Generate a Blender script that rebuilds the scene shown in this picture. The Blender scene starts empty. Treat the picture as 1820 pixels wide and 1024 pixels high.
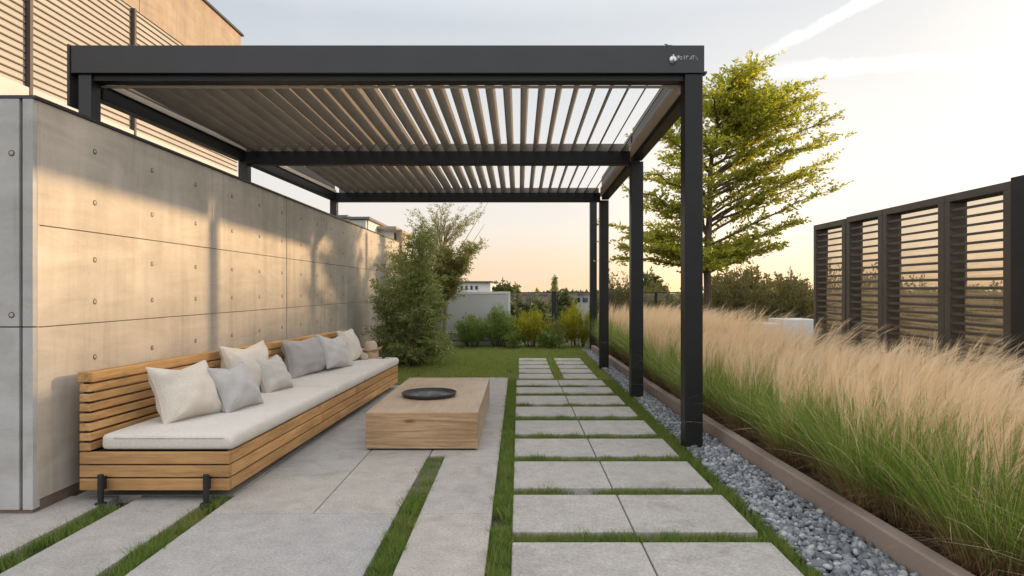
import bpy, math, random
import numpy as np
from mathutils import Vector, Matrix, noise as mnoise

rng = np.random.default_rng(7)
random.seed(7)
F, H, U0, V0 = 1144.0, 1.15, 922.0, 515.0      # pixel focal length, eye height, vanishing point of the photograph
scene = bpy.context.scene
COL = scene.collection


# ------------------------------------------------------------------ helpers
def R(a): return math.radians(a)
def X_at(u, Y): return (u - U0) * Y / F
def Z_at(v, Y): return H - (v - V0) * Y / F
def Y_on(v, z=0.0): return F * (H - z) / (v - V0)


def wloc(o):
    v = Vector((0, 0, 0))
    while o:
        v += o.location; o = o.parent
    return v


class MB:
    """collects shapes, links them as ONE mesh object"""
    def __init__(s): s.v = []; s.f = []; s.m = []
    def add(s, vs, fs, mi=0):
        b = len(s.v); s.v += [tuple(p) for p in vs]
        for f in fs: s.f.append(tuple(i + b for i in f)); s.m.append(mi)
    def hexa(s, p, mi=0):   # p: 4 bottom (ccw), 4 top
        s.add(p, [(3, 2, 1, 0), (4, 5, 6, 7), (0, 1, 5, 4), (1, 2, 6, 5), (2, 3, 7, 6), (3, 0, 4, 7)], mi)
    def box(s, x0, x1, y0, y1, z0, z1, mi=0):
        s.hexa([(x0, y0, z0), (x1, y0, z0), (x1, y1, z0), (x0, y1, z0), (x0, y0, z1), (x1, y0, z1), (x1, y1, z1), (x0, y1, z1)], mi)
    def tube(s, pts, rad, n=8, cap=True, mi=0):
        pts = [Vector(p) for p in pts]
        if not hasattr(rad, '__len__'): rad = [rad] * len(pts)
        rings = []
        up = Vector((0.13, 0.21, 0.97))
        for i, p in enumerate(pts):
            d = (pts[min(i + 1, len(pts) - 1)] - pts[max(i - 1, 0)]).normalized()
            a = d.cross(up)
            if a.length < 1e-3: a = d.cross(Vector((1, 0, 0)))
            a.normalize(); b = d.cross(a)
            rings.append([p + (a * math.cos(t) + b * math.sin(t)) * rad[i] for t in [2 * math.pi * k / n for k in range(n)]])
        vs = [q for r in rings for q in r]; fs = []
        for i in range(len(pts) - 1):
            for k in range(n):
                fs.append((i * n + k, i * n + (k + 1) % n, (i + 1) * n + (k + 1) % n, (i + 1) * n + k))
        if cap:
            fs.append(tuple(range(n - 1, -1, -1))); fs.append(tuple((len(pts) - 1) * n + k for k in range(n)))
        s.add(vs, fs, mi)
    def lathe(s, prof, n=32, c=(0, 0, 0), mi=0, M=None):
        vs = []; fs = []
        for r, z in prof:
            for k in range(n):
                t = 2 * math.pi * k / n
                p = Vector((r * math.cos(t), r * math.sin(t), z))
                if M is not None: p = M @ p
                vs.append(p + Vector(c))
        for i in range(len(prof) - 1):
            for k in range(n):
                fs.append((i * n + k, i * n + (k + 1) % n, (i + 1) * n + (k + 1) % n, (i + 1) * n + k))
        s.add(vs, fs, mi)
    def torus(s, R_, r, c, n=48, k=6, mi=0):
        vs = []; fs = []
        for i in range(n):
            a = 2 * math.pi * i / n
            for j in range(k):
                b = 2 * math.pi * j / k
                vs.append((c[0] + (R_ + r * math.cos(b)) * math.cos(a), c[1] + (R_ + r * math.cos(b)) * math.sin(a), c[2] + r * math.sin(b)))
        for i in range(n):
            for j in range(k):
                fs.append((i * k + j, ((i + 1) % n) * k + j, ((i + 1) % n) * k + (j + 1) % k, i * k + (j + 1) % k))
        s.add(vs, fs, mi)
    def build(s, name, mat, parent=None, bevel=0, seg=2, smooth=False):
        me = bpy.data.meshes.new(name)
        off = wloc(parent) if parent else Vector((0, 0, 0))
        me.from_pydata([tuple(Vector(p) - off) for p in s.v], [], s.f)
        for m in (mat if isinstance(mat, (list, tuple)) else [mat]): me.materials.append(m)
        if isinstance(mat, (list, tuple)): me.polygons.foreach_set('material_index', s.m)
        if smooth: me.polygons.foreach_set('use_smooth', [True] * len(me.polygons))
        me.update()
        return link(name, me, parent, bevel, seg)


def link(name, me, parent=None, bevel=0, seg=2):
    o = bpy.data.objects.new(name, me); COL.objects.link(o)
    if parent: o.parent = parent
    if bevel:
        b = o.modifiers.new('bevel', 'BEVEL'); b.width = bevel; b.segments = seg; b.limit_method = 'ANGLE'; b.angle_limit = R(40)
        b.harden_normals = False
    return o


def np_mesh(name, V, quads=None, tris=None, mats=(), smooth=False, parent=None, mi=None):
    V = np.asarray(V, dtype=np.float32).reshape(-1, 3)
    if parent: V = V - np.array(wloc(parent), dtype=np.float32)
    q = np.zeros((0, 4), np.int32) if quads is None else np.asarray(quads, np.int32)
    t = np.zeros((0, 3), np.int32) if tris is None else np.asarray(tris, np.int32)
    me = bpy.data.meshes.new(name)
    me.vertices.add(len(V)); me.vertices.foreach_set('co', V.ravel())
    loops = np.concatenate([q.ravel(), t.ravel()])
    me.loops.add(len(loops)); me.loops.foreach_set('vertex_index', loops)
    n = len(q) + len(t)
    me.polygons.add(n)
    st = np.concatenate([np.arange(len(q)) * 4, len(q) * 4 + np.arange(len(t)) * 3]).astype(np.int32)
    me.polygons.foreach_set('loop_start', st)
    for m in mats: me.materials.append(m)
    if mi is not None: me.polygons.foreach_set('material_index', np.asarray(mi, np.int32))
    if smooth: me.polygons.foreach_set('use_smooth', np.ones(n, bool))
    me.update(calc_edges=True)
    return link(name, me, parent)


def norm(a): return a / np.maximum(np.linalg.norm(a, axis=-1, keepdims=True), 1e-9)


def ribbons(P0, P1, P2, W, w, S=4, profile=None):
    """tapered ribbons along quadratic beziers; returns verts, quads, tris"""
    n = len(P0)
    ts = np.linspace(0, 1, S + 1)
    V = np.zeros((n, 2 * S + 1, 3))
    w = np.broadcast_to(np.asarray(w), (n,))
    for i, t in enumerate(ts):
        c = (1 - t) ** 2 * P0 + 2 * t * (1 - t) * P1 + t * t * P2
        if i == S: V[:, 2 * S] = c
        else:
            k = (1 - t * .75) if profile is None else profile(t)
            d = W * (w * k * .5)[:, None]
            V[:, 2 * i] = c - d; V[:, 2 * i + 1] = c + d
    b = (np.arange(n) * (2 * S + 1))[:, None]
    quads = [np.stack([b[:, 0] + 2 * i, b[:, 0] + 2 * i + 1, b[:, 0] + 2 * i + 3, b[:, 0] + 2 * i + 2], 1) for i in range(S - 1)]
    quads = np.concatenate(quads) if quads else None
    tris = np.stack([b[:, 0] + 2 * S - 2, b[:, 0] + 2 * S - 1, b[:, 0] + 2 * S], 1)
    return V.reshape(-1, 3), quads, tris


def leaves(C, D, L, Wd, r=rng):
    """diamond leaves: base C, direction D, length L, width Wd"""
    n = len(C); D = norm(D)
    S_ = norm(np.cross(D, norm(r.normal(size=(n, 3)) + np.array([0, 0, .6]))))
    N_ = np.cross(S_, D)
    L = np.broadcast_to(np.asarray(L), (n,))[:, None]; Wd = np.broadcast_to(np.asarray(Wd), (n,))[:, None]
    V = np.stack([C, C + D * L * .45 + S_ * Wd * .5 + N_ * Wd * .12, C + D * L, C + D * L * .45 - S_ * Wd * .5 + N_ * Wd * .12], 1)
    q = np.arange(n * 4).reshape(n, 4)
    return V.reshape(-1, 3), q


def tag(o, label=None, cat=None, group=None, kind=None):
    if label: o['label'] = label
    if cat: o['category'] = cat
    if group: o['group'] = group
    if kind: o['kind'] = kind
    return o


def thing(name, loc, label, cat, group=None):
    o = bpy.data.objects.new(name, None); COL.objects.link(o)
    o.location = loc; o.empty_display_size = .1
    return tag(o, label, cat, group)


def copy_tree(o, parent=None):
    c = o.copy(); COL.objects.link(c)
    if parent: c.parent = parent
    for ch in [x for x in bpy.data.objects if x.parent == o]: copy_tree(ch, c)
    return c


# ------------------------------------------------------------------ materials
class NT:
    def __init__(s, name):
        s.mat = bpy.data.materials.new(name); s.mat.use_nodes = True
        s.t = s.mat.node_tree; s.t.nodes.clear()
        s.out = s.n('ShaderNodeOutputMaterial')
    def n(s, kind, **kw):
        o = s.t.nodes.new(kind)
        for k, v in kw.items():
            if k in o.inputs: o.inputs[k].default_value = v
            else: setattr(o, k, v)
        return o
    def l(s, a, b): s.t.links.new(a, b)
    def coords(s, stretch=(1, 1, 1), kind='Object'):
        tc = s.n('ShaderNodeTexCoord'); mp = s.n('ShaderNodeMapping'); mp.inputs['Scale'].default_value = stretch
        s.l(tc.outputs[kind], mp.inputs['Vector']); return mp.outputs['Vector']
    def noise(s, vec, scale, detail=4, rough=.55, dist=0):
        o = s.n('ShaderNodeTexNoise'); o.inputs['Scale'].default_value = scale; o.inputs['Detail'].default_value = detail
        o.inputs['Roughness'].default_value = rough; o.inputs['Distortion'].default_value = dist
        s.l(vec, o.inputs['Vector']); return o.outputs['Fac']
    def ramp(s, fac, stops):
        o = s.n('ShaderNodeValToRGB'); e = o.color_ramp.elements
        while len(e) < len(stops): e.new(.5)
        for el, (p, c) in zip(e, stops):
            el.position = p; el.color = (*c, 1) if hasattr(c, '__len__') else (c, c, c, 1)
        s.l(fac, o.inputs['Fac']); return o.outputs['Color']
    def mix(s, fac, a, b, mode='MIX'):
        o = s.n('ShaderNodeMix'); o.data_type = 'RGBA'; o.blend_type = mode
        for inp, val in ((o.inputs[0], fac), (o.inputs[6], a), (o.inputs[7], b)):
            if hasattr(val, 'is_linked') or hasattr(val, 'links'): s.l(val, inp)
            elif hasattr(val, '__len__'): inp.default_value = (*val, 1)
            elif inp.type == 'VALUE': inp.default_value = val
            else: inp.default_value = (val, val, val, 1)
        return o.outputs[2]
    def math(s, op, a, b=None):
        o = s.n('ShaderNodeMath'); o.operation = op
        for i, val in enumerate((a, b)):
            if val is None: continue
            if hasattr(val, 'links'): s.l(val, o.inputs[i])
            else: o.inputs[i].default_value = val
        return o.outputs[0]
    def bump(s, h, strength, dist=.01):
        o = s.n('ShaderNodeBump'); o.inputs['Strength'].default_value = strength; o.inputs['Distance'].default_value = dist
        s.l(h, o.inputs['Height']); return o.outputs['Normal']
    def island(s): return s.n('ShaderNodeNewGeometry').outputs['Random Per Island']
    def finish(s, col, rough=.6, normal=None, spec=.5, metallic=0, transl=None, sheen=0):
        p = s.n('ShaderNodeBsdfPrincipled')
        p.inputs['Specular IOR Level'].default_value = spec; p.inputs['Metallic'].default_value = metallic
        if sheen: p.inputs['Sheen Weight'].default_value = sheen
        if hasattr(col, 'links'): s.l(col, p.inputs['Base Color'])
        else: p.inputs['Base Color'].default_value = (*col, 1)
        if hasattr(rough, 'links'): s.l(rough, p.inputs['Roughness'])
        else: p.inputs['Roughness'].default_value = rough
        if normal is not None: s.l(normal, p.inputs['Normal'])
        sh = p.outputs[0]
        if transl:
            t = s.n('ShaderNodeBsdfTranslucent')
            if hasattr(col, 'links'): s.l(s.mix(1.0, col, transl[1], 'MULTIPLY'), t.inputs['Color'])
            else: t.inputs['Color'].default_value = (*[a * b for a, b in zip(col, transl[1])], 1)
            m = s.n('ShaderNodeMixShader'); m.inputs[0].default_value = transl[0]
            s.l(sh, m.inputs[1]); s.l(t.outputs[0], m.inputs[2]); sh = m.outputs[0]
        s.l(sh, s.out.inputs[0]); return s.mat


def surf(name, c1, c2, scale=3, rough=.6, bump=.1, bscale=90, stretch=(1, 1, 1), speck=None, isl=0, spec=.4, metallic=0, dist=.004):
    n = NT(name); v = n.coords(stretch)
    col = n.ramp(n.noise(v, scale, 6, .6), [(.3, c1), (.7, c2)])
    fine = n.noise(v, bscale, 3, .6)
    if speck:
        sp = n.ramp(n.noise(v, speck[0], 2, .5), [(.36, speck[1]), (.5, (1, 1, 1)), (.64, speck[2])])
        col = n.mix(1.0, col, sp, 'MULTIPLY')
    if isl:
        k = n.ramp(n.island(), [(0, 1 - isl), (1, 1 + isl)])
        col = n.mix(1.0, col, k, 'MULTIPLY')
    return n.finish(col, rough, n.bump(fine, bump, dist), spec, metallic)


def foliage(name, c1, c2, transl=.35, tint=(1.25, 1.3, .6), rough=.5, spec=.3):
    n = NT(name)
    return n.finish(n.ramp(n.island(), [(0, c1), (1, c2)]), rough, None, spec, 0, (transl, tint))


def wood(name, dark, mid, light, axis='Y', scale=1.0, rough=.5, isl=.18, cath=0.0):
    n = NT(name)
    st = {'X': (1.1, 16, 16), 'Y': (16, 1.1, 16), 'Z': (16, 16, 1.1)}[axis]
    tc = n.n('ShaderNodeTexCoord')
    off = n.n('ShaderNodeVectorMath'); off.operation = 'ADD'
    cmb = n.n('ShaderNodeCombineXYZ'); r = n.island()
    for i in range(3): n.l(n.math('MULTIPLY', r, 13.0 + 7 * i), cmb.inputs[i])
    n.l(tc.outputs['Object'], off.inputs[0]); n.l(cmb.outputs[0], off.inputs[1])
    mp = n.n('ShaderNodeMapping'); mp.inputs['Scale'].default_value = [a * scale for a in st]; n.l(off.outputs[0], mp.inputs['Vector'])
    v = mp.outputs['Vector']
    g = n.noise(v, 1.0, 7, .62, 1.2 + cath)
    g2 = n.noise(v, 4.0, 4, .7, .4)
    col = n.ramp(g, [(.25, dark), (.5, mid), (.75, light)])
    col = n.mix(.4, col, n.ramp(g2, [(.3, dark), (.7, light)]))
    kn = n.n('ShaderNodeTexVoronoi'); kn.inputs['Scale'].default_value = 1.7
    mk = n.n('ShaderNodeMapping'); mk.inputs['Scale'].default_value = {'X': (1, 3, 3), 'Y': (3, 1, 3), 'Z': (3, 3, 1)}[axis]; n.l(off.outputs[0], mk.inputs['Vector']); n.l(mk.outputs['Vector'], kn.inputs['Vector'])
    col = n.mix(n.ramp(kn.outputs['Distance'], [(.03, .8), (.10, 0.0)]), col, tuple(a * .7 for a in dark))
    mp2 = n.n('ShaderNodeMapping'); mp2.inputs['Scale'].default_value = (1, 1, 1); n.l(off.outputs[0], mp2.inputs['Vector'])
    blot = n.noise(mp2.outputs['Vector'], 2.2, 3)
    col = n.mix(1.0, col, n.ramp(blot, [(.3, .82), (.7, 1.12)]), 'MULTIPLY')
    col = n.mix(1.0, col, n.ramp(r, [(0, 1 - isl), (1, 1 + isl)]), 'MULTIPLY')
    return n.finish(col, rough, n.bump(g2, .18, .003), .35)


def fabric(name, c, var=.07):
    n = NT(name); v = n.coords((1, 1, 1))
    col = n.ramp(n.noise(v, 5, 4), [(.3, tuple(a * (1 - var) for a in c)), (.7, tuple(a * (1 + var) for a in c))])
    w = n.noise(n.coords((420, 420, 120)), 1, 2); w2 = n.noise(n.coords((110, 110, 520)), 1, 2)
    wv = n.math('ADD', w, w2)
    col = n.mix(1.0, col, n.ramp(n.math('MULTIPLY', wv, .5), [(.35, .8), (.65, 1.15)]), 'MULTIPLY')
    wr = n.noise(v, 14, 3, .5, .6)
    hb = n.math('ADD', n.math('MULTIPLY', wv, .12), n.math('MULTIPLY', wr, .8))
    return n.finish(col, .9, n.bump(hb, .35, .006), .15, 0, None, .25)


def concrete_mat(name, c1, c2):
    n = NT(name); v = n.coords()
    base = n.ramp(n.noise(v, 1.3, 8, .65), [(.25, c1), (.75, c2)])
    streak = n.noise(n.coords((1, 3.2, .5)), 1.6, 5, .6, .5)
    base = n.mix(1.0, base, n.ramp(streak, [(.3, .86), (.6, 1.06)]), 'MULTIPLY')
    drip = n.noise(n.coords((5, 5, .35)), 2.0, 4, .6)
    base = n.mix(1.0, base, n.ramp(drip, [(.58, 1.0), (.76, .80)]), 'MULTIPLY')
    cloud = n.noise(n.coords((1, .5, 2.2)), 2.2, 5, .65, 1.0)
    base = n.mix(1.0, base, n.ramp(cloud, [(.3, (.84, .82, .80)), (.65, (1.06, 1.06, 1.05))]), 'MULTIPLY')
    fine = n.noise(v, 130, 4, .7)
    base = n.mix(1.0, base, n.ramp(fine, [(.3, .9), (.7, 1.07)]), 'MULTIPLY')
    pits = n.n('ShaderNodeTexVoronoi'); pits.inputs['Scale'].default_value = 26
    n.l(v, pits.inputs['Vector'])
    pit = n.ramp(pits.outputs['Distance'], [(.03, 0.0), (.09, 1.0)])
    base = n.mix(1.0, base, n.ramp(pit, [(0, .72), (1, 1.0)]), 'MULTIPLY')
    hb = n.math('ADD', n.math('MULTIPLY', fine, .5), n.math('MULTIPLY', pit, .6))
    return n.finish(base, .75, n.bump(hb, .22, .004), .3)


def paving_mat(name, c, warm, isl=.10):
    n = NT(name); v = n.coords()
    base = n.ramp(n.noise(v, 1.6, 6, .6), [(.3, c), (.72, warm)])
    sp = n.noise(v, 85, 5, .8)
    base = n.mix(1.0, base, n.ramp(sp, [(.33, .70), (.5, 1.0), (.67, 1.30)]), 'MULTIPLY')
    bl = n.noise(v, 9, 5, .65)
    base = n.mix(1.0, base, n.ramp(bl, [(.3, .86), (.7, 1.09)]), 'MULTIPLY')
    stn = n.noise(n.coords((1, 1, 1)), 2.1, 7, .7, .8)
    base = n.mix(1.0, base, n.ramp(stn, [(.30, (.78, .77, .755)), (.45, (1, 1, 1)), (.62, (1.0, 1.0, 1.0)), (.75, (1.04, .97, .89))]), 'MULTIPLY')
    base = n.mix(1.0, base, n.ramp(n.island(), [(0, (1.04, 1.0, .95)), (.25, (.93, .93, .93)), (.5, (1.04, 1.02, .99)), (.75, (1.06, 1.0, .94)), (1, (.95, .96, .98))]), 'MULTIPLY')
    return n.finish(base, .7, n.bump(sp, .3, .003), .3)


M = {}
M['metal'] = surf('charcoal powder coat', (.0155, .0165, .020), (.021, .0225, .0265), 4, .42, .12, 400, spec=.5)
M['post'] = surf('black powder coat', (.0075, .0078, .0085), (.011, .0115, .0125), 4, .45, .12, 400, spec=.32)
M['metal_dark'] = surf('black steel', (.014, .014, .015), (.022, .022, .023), 6, .45, .1, 300)
M['louvre'] = surf('taupe louvre', (.165, .140, .115), (.235, .20, .165), 5, .5, .1, 200, (3, .5, 3), isl=.14)
M['trim'] = surf('tan louvre trim', (.46, .38, .30), (.52, .43, .34), 5, .5, .05)
M['concrete'] = concrete_mat('board marked concrete', (.42, .378, .32), (.57, .513, .442))
M['concrete_grey'] = concrete_mat('grey concrete', (.34, .335, .33), (.44, .435, .425))
M['joint'] = surf('dark joint', (.10, .09, .08), (.13, .12, .1), 8)  # plain dark brown of the open joints, the wall cores and the paving bed
M['plug'] = surf('tie hole plug', (.30, .28, .25), (.40, .37, .33), 30)
M['hole'] = surf('tie hole recess shade', (.07, .06, .05), (.10, .085, .07), 30)  # dark ring colour painted for the shade of a recess not cut
M['plinth'] = surf('brown plinth', (.12, .085, .06), (.18, .13, .095), 8)
M['paving'] = paving_mat('granite paving', (.345, .336, .323), (.395, .38, .36))
M['stone'] = paving_mat('granite step', (.36, .345, .325), (.425, .40, .37), .08)
M['teak_y'] = wood('teak along', (.22, .10, .032), (.50, .275, .105), (.66, .41, .18), 'Y')
M['teak_x'] = wood('teak across', (.19, .088, .03), (.43, .235, .09), (.58, .35, .15), 'X')
M['oak_x'] = wood('oak across', (.14, .075, .03), (.39, .25, .13), (.56, .395, .235), 'X', .8, .5, .02, 2.2)
M['oak_y'] = wood('oak along', (.32, .225, .145), (.45, .335, .225), (.52, .405, .29), 'Y', .8, .42, .02, .5)
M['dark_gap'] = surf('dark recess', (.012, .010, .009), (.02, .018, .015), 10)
M['cushion'] = fabric('seat linen', (.575, .54, .49), .04)
M['cream'] = fabric('cream linen', (.58, .53, .46))
M['grey'] = fabric('blue grey linen', (.415, .405, .395))
M['greige'] = fabric('greige linen', (.47, .445, .41))
M['midgrey'] = fabric('mid grey linen', (.33, .32, .31))
M['lightgrey'] = fabric('light grey linen', (.475, .465, .455))
M['straw'] = surf('straw', (.42, .29, .18), (.56, .41, .28), 20, .8, .5, 220)
M['felt'] = surf('pale felt', (.42, .33, .25), (.52, .42, .33), 10, .85, .3, 160)
M['wicker'] = surf('black wicker', (.02, .02, .021), (.045, .045, .047), 60, .45, .4, 200)
M['kerb'] = surf('brown kerb', (.25, .195, .165), (.33, .265, .225), 2.5, .6, .25, 150, (1, .6, 1))
M['soil'] = surf('planter soil', (.022, .015, .01), (.06, .04, .026), 14, .95, .9, 50, dist=.03)
M['lawn_soil'] = surf('lawn soil', (.03, .042, .012), (.06, .075, .025), 9, .95, .6, 60, dist=.02)
M['gravel_bed'] = surf('gravel bed', (.05, .052, .056), (.11, .113, .12), 60, .9, .9, 60, dist=.02)
n = NT('grey pebble'); v = n.coords()
c_ = n.ramp(n.island(), [(0, (.10, .108, .122)), (.5, (.20, .212, .232)), (.9, (.32, .33, .345)), (1, (.42, .42, .42))])
c_ = n.mix(1.0, c_, n.ramp(n.noise(v, 60, 4), [(.3, .75), (.7, 1.2)]), 'MULTIPLY')
M['pebble'] = n.finish(c_, .6, n.bump(n.noise(v, 160, 3), .3, .003), .4)
def turf_mat(name, c1, c2, dry):
    n = NT(name); v = n.coords()
    col = n.ramp(n.island(), [(0, c1), (.9, c2), (.94, dry), (1, dry)])
    col = n.mix(n.ramp(n.noise(v, 2.6, 4, .6), [(.48, 0.0), (.72, .55)]), col, dry)
    return n.finish(col, .5, None, .3, 0, (.35, (1.1, 1.25, .6)))
M['turf'] = turf_mat('turf blade', (.095, .165, .03), (.22, .29, .07), (.27, .25, .09))
M['grass'] = turf_mat('lawn grass', (.19, .25, .055), (.36, .40, .13), (.38, .35, .14))
M['grass_dry'] = foliage('dry lawn blade', (.16, .12, .05), (.24, .19, .08), .3)
def blade_mat(name, stops, tr, tint):
    n = NT(name); col = n.ramp(n.island(), stops)
    z = n.n('ShaderNodeSeparateXYZ'); tc = n.n('ShaderNodeTexCoord'); n.l(tc.outputs['Object'], z.inputs[0])
    h_ = n.math('ADD', z.outputs[2], n.math('MULTIPLY', n.island(), -.12))
    f_ = n.n('ShaderNodeMapRange'); f_.inputs[1].default_value = .02; f_.inputs[2].default_value = .17; n.l(h_, f_.inputs[0])
    col = n.mix(f_.outputs[0], (.24, .15, .08), col)          # the dry brown foot of the tuft
    return n.finish(col, .55, None, .3, 0, (tr, tint))
M['blade'] = blade_mat('feather grass blade', [(0, (.11, .19, .032)), (.6, (.22, .33, .066)), (.84, (.34, .41, .11)), (.89, (.52, .42, .22)), (1, (.66, .54, .33))], .4, (1.2, 1.2, .6))
M['plume'] = foliage('feather grass plume', (.88, .66, .43), (.97, .82, .60), .5, (1.05, 1.0, .9), .7)
M['strawblade'] = foliage('dry grass blade', (.20, .125, .068), (.50, .34, .20), .3, (1.1, 1, .8), .7)
M['treeleaf'] = foliage('honey locust leaf', (.18, .22, .035), (.40, .41, .09), .62, (1.6, 1.45, .6))
M['bushleaf'] = foliage('bush leaf', (.15, .20, .065), (.38, .40, .16), .3)
M['oliveleaf'] = foliage('olive leaf', (.16, .18, .06), (.36, .35, .14), .5, (1.2, 1.15, .7))
M['shrubleaf'] = foliage('evergreen shrub leaf', (.12, .19, .05), (.31, .37, .11), .35)
M['limeleaf'] = foliage('golden shrub leaf', (.20, .22, .025), (.46, .44, .06), .55, (1.3, 1.2, .4))
M['hedgeleaf'] = foliage('hedge leaf', (.11, .11, .045), (.24, .215, .09), .35, (1.4, 1.2, .6))
M['farleaf'] = foliage('far leaf', (.085, .105, .04), (.16, .175, .07), .3)  # leaf tone slightly paled, putting distance haze into the colour
M['bark'] = surf('bark', (.07, .05, .035), (.15, .11, .08), 12, .9, .6, 40, (3, 3, .6))
M['palebark'] = surf('pale bark', (.16, .13, .10), (.26, .21, .16), 12, .9, .5, 40, (3, 3, .6))
M['facade'] = surf('cream facade', (.36, .345, .33), (.42, .405, .39), 1.0, .7, .05)
M['facade_strip'] = surf('pale facade band', (.46, .445, .43), (.52, .50, .485), 1.0, .6, .04)
M['slat_dark'] = surf('bronze slat', (.06, .05, .042), (.085, .07, .06), 6, .5, .05)
M['tan_render'] = concrete_mat('tan facade', (.31, .245, .19), (.38, .305, .24))
M['white'] = surf('white render', (.62, .62, .61), (.70, .70, .69), 1.5, .6, .08, 60)
M['panel_white'] = surf('pale grey screen', (.43, .44, .44), (.50, .51, .50), 1.2, .6, .1, 80)
M['roof_grey'] = surf('grey roof', (.12, .12, .13), (.17, .17, .18), 3, .6, .05)
M['brown_house'] = surf('brown house', (.20, .14, .10), (.26, .19, .14), 2, .8, .1)
M['window'] = surf('dark window', (.02, .024, .03), (.03, .036, .045), 2, .12, 0, spec=.6)
M['screen_frame'] = surf('bronze screen frame', (.062, .052, .042), (.09, .076, .062), 5, .45, .1, 250)
M['chrome'] = NT('chrome').finish((.55, .56, .58), .32, None, .5, 1)
M['etched'] = NT('etched letters').finish((.36, .37, .39), .5, None, .4, .3)
M['feather'] = surf('grey feather', (.06, .06, .06), (.16, .155, .15), 40, .8, .2)


def glass(name, tint, gloss, streak=0):
    n = NT(name)
    tr = n.n('ShaderNodeBsdfTransparent'); tr.inputs[0].default_value = (*tint, 1)
    gl = n.n('ShaderNodeBsdfGlossy'); gl.inputs['Roughness'].default_value = .06; gl.inputs[0].default_value = (.9, .9, .9, 1)
    lw = n.n('ShaderNodeLayerWeight'); lw.inputs[0].default_value = .5
    fr_ = n.math('MULTIPLY', n.math('POWER', lw.outputs['Facing'], 4.0), .6)
    m = n.n('ShaderNodeMixShader'); n.l(n.math('ADD', fr_, gloss), m.inputs[0])
    n.l(tr.outputs[0], m.inputs[1]); n.l(gl.outputs[0], m.inputs[2])
    sh = m.outputs[0]
    if streak:
        v = n.coords((1, 2.2, 60))
        st = n.noise(v, 1.0, 4, .65, .3)
        n.l(n.bump(st, .5, .01), gl.inputs['Normal'])
        d = n.n('ShaderNodeBsdfTranslucent'); d.inputs[0].default_value = (.60, .47, .31, 1)
        z = n.n('ShaderNodeSeparateXYZ'); tc = n.n('ShaderNodeTexCoord'); n.l(tc.outputs['Object'], z.inputs[0])
        low = n.n('ShaderNodeMapRange'); low.inputs[1].default_value = 1.6; low.inputs[2].default_value = 1.0
        low.inputs[3].default_value = 0.0; low.inputs[4].default_value = .45; n.l(z.outputs[2], low.inputs[0])
        fac = n.math('MULTIPLY', low.outputs[0], n.ramp(st, [(.42, 1.0), (.62, .25)]))
        m2 = n.n('ShaderNodeMixShader'); n.l(fac, m2.inputs[0]); n.l(sh, m2.inputs[1]); n.l(d.outputs[0], m2.inputs[2]); sh = m2.outputs[0]
    n.l(sh, n.out.inputs[0]); return n.mat


M['glass'] = glass('clear glass', (.93, .95, .94), .02)
M['streak_glass'] = glass('streaked glass', (.86, .82, .76), .05, 1)

# ------------------------------------------------------------------ camera, sun, sky
cam = bpy.data.cameras.new('camera'); co = bpy.data.objects.new('camera', cam); COL.objects.link(co)
co.location = (0, 0, H); co.rotation_euler = (R(90), 0, 0)
cam.sensor_width = 36; cam.lens = 36 * F / 1820
cam.shift_x = -(U0 - 910) / 1820; cam.shift_y = (V0 - 512) / 1820
cam.clip_start = .05; cam.clip_end = 2000
scene.camera = co

SUN_AZ, SUN_EL = 66.0, 11.0
SHADE_TOP = 9.95            # height of the added shading block; sun: degrees right of straight ahead, above horizon
sd = Vector((math.sin(R(SUN_AZ)) * math.cos(R(SUN_EL)), math.cos(R(SUN_AZ)) * math.cos(R(SUN_EL)), math.sin(R(SUN_EL))))
sl = bpy.data.lights.new('sun', 'SUN'); so = bpy.data.objects.new('sun', sl); COL.objects.link(so)
sl.energy = 4.9; sl.angle = R(1.6); sl.color = (1.0, .69, .38)
so.rotation_euler = (-sd).to_track_quat('-Z', 'Y').to_euler(); so.location = (20, 10, 10)

w = bpy.data.worlds.new('World'); scene.world = w; w.use_nodes = True
T = w.node_tree; T.nodes.clear()
def wn(kind): return T.nodes.new(kind)
def wl(a, b): T.links.new(a, b)
def wmath(op, a, b=None, c=None, clamp=False):
    o = wn('ShaderNodeMath'); o.operation = op; o.use_clamp = clamp
    for i, val in enumerate((a, b, c)):
        if val is None: continue
        if hasattr(val, 'links'): wl(val, o.inputs[i])
        else: o.inputs[i].default_value = val
    return o.outputs[0]
def wmix(f, a, b, mode='MIX'):
    o = wn('ShaderNodeMix'); o.data_type = 'RGBA'; o.blend_type = mode
    for inp, val in ((o.inputs[0], f), (o.inputs[6], a), (o.inputs[7], b)):
        if hasattr(val, 'links'): wl(val, inp)
        elif hasattr(val, '__len__'): inp.default_value = (*val, 1)
        else: inp.default_value = val
    return o.outputs[2]
def wramp(f, stops):
    o = wn('ShaderNodeValToRGB'); e = o.color_ramp.elements
    while len(e) < len(stops): e.new(.5)
    for el, (p, c) in zip(e, stops):
        el.position = p; el.color = (*c, 1) if hasattr(c, '__len__') else (c, c, c, 1)
    wl(f, o.inputs['Fac']); return o.outputs['Color']
def wdot(v, d):
    o = wn('ShaderNodeVectorMath'); o.operation = 'DOT_PRODUCT'; wl(v, o.inputs[0]); o.inputs[1].default_value = d; return o.outputs['Value']
tc = wn('ShaderNodeTexCoord'); D = tc.outputs['Generated']
sx = wn('ShaderNodeSeparateXYZ'); wl(D, sx.inputs[0])
sky = wn('ShaderNodeTexSky'); sky.sky_type = 'NISHITA'; sky.sun_disc = False
sky.sun_elevation = R(SUN_EL); sky.sun_rotation = R(SUN_AZ); sky.dust_density = 2.5
nish = wmix(1.0, sky.outputs[0], (.085, .085, .085), 'MULTIPLY')
el = wmath('MAXIMUM', sx.outputs[2], 0.0)
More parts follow.
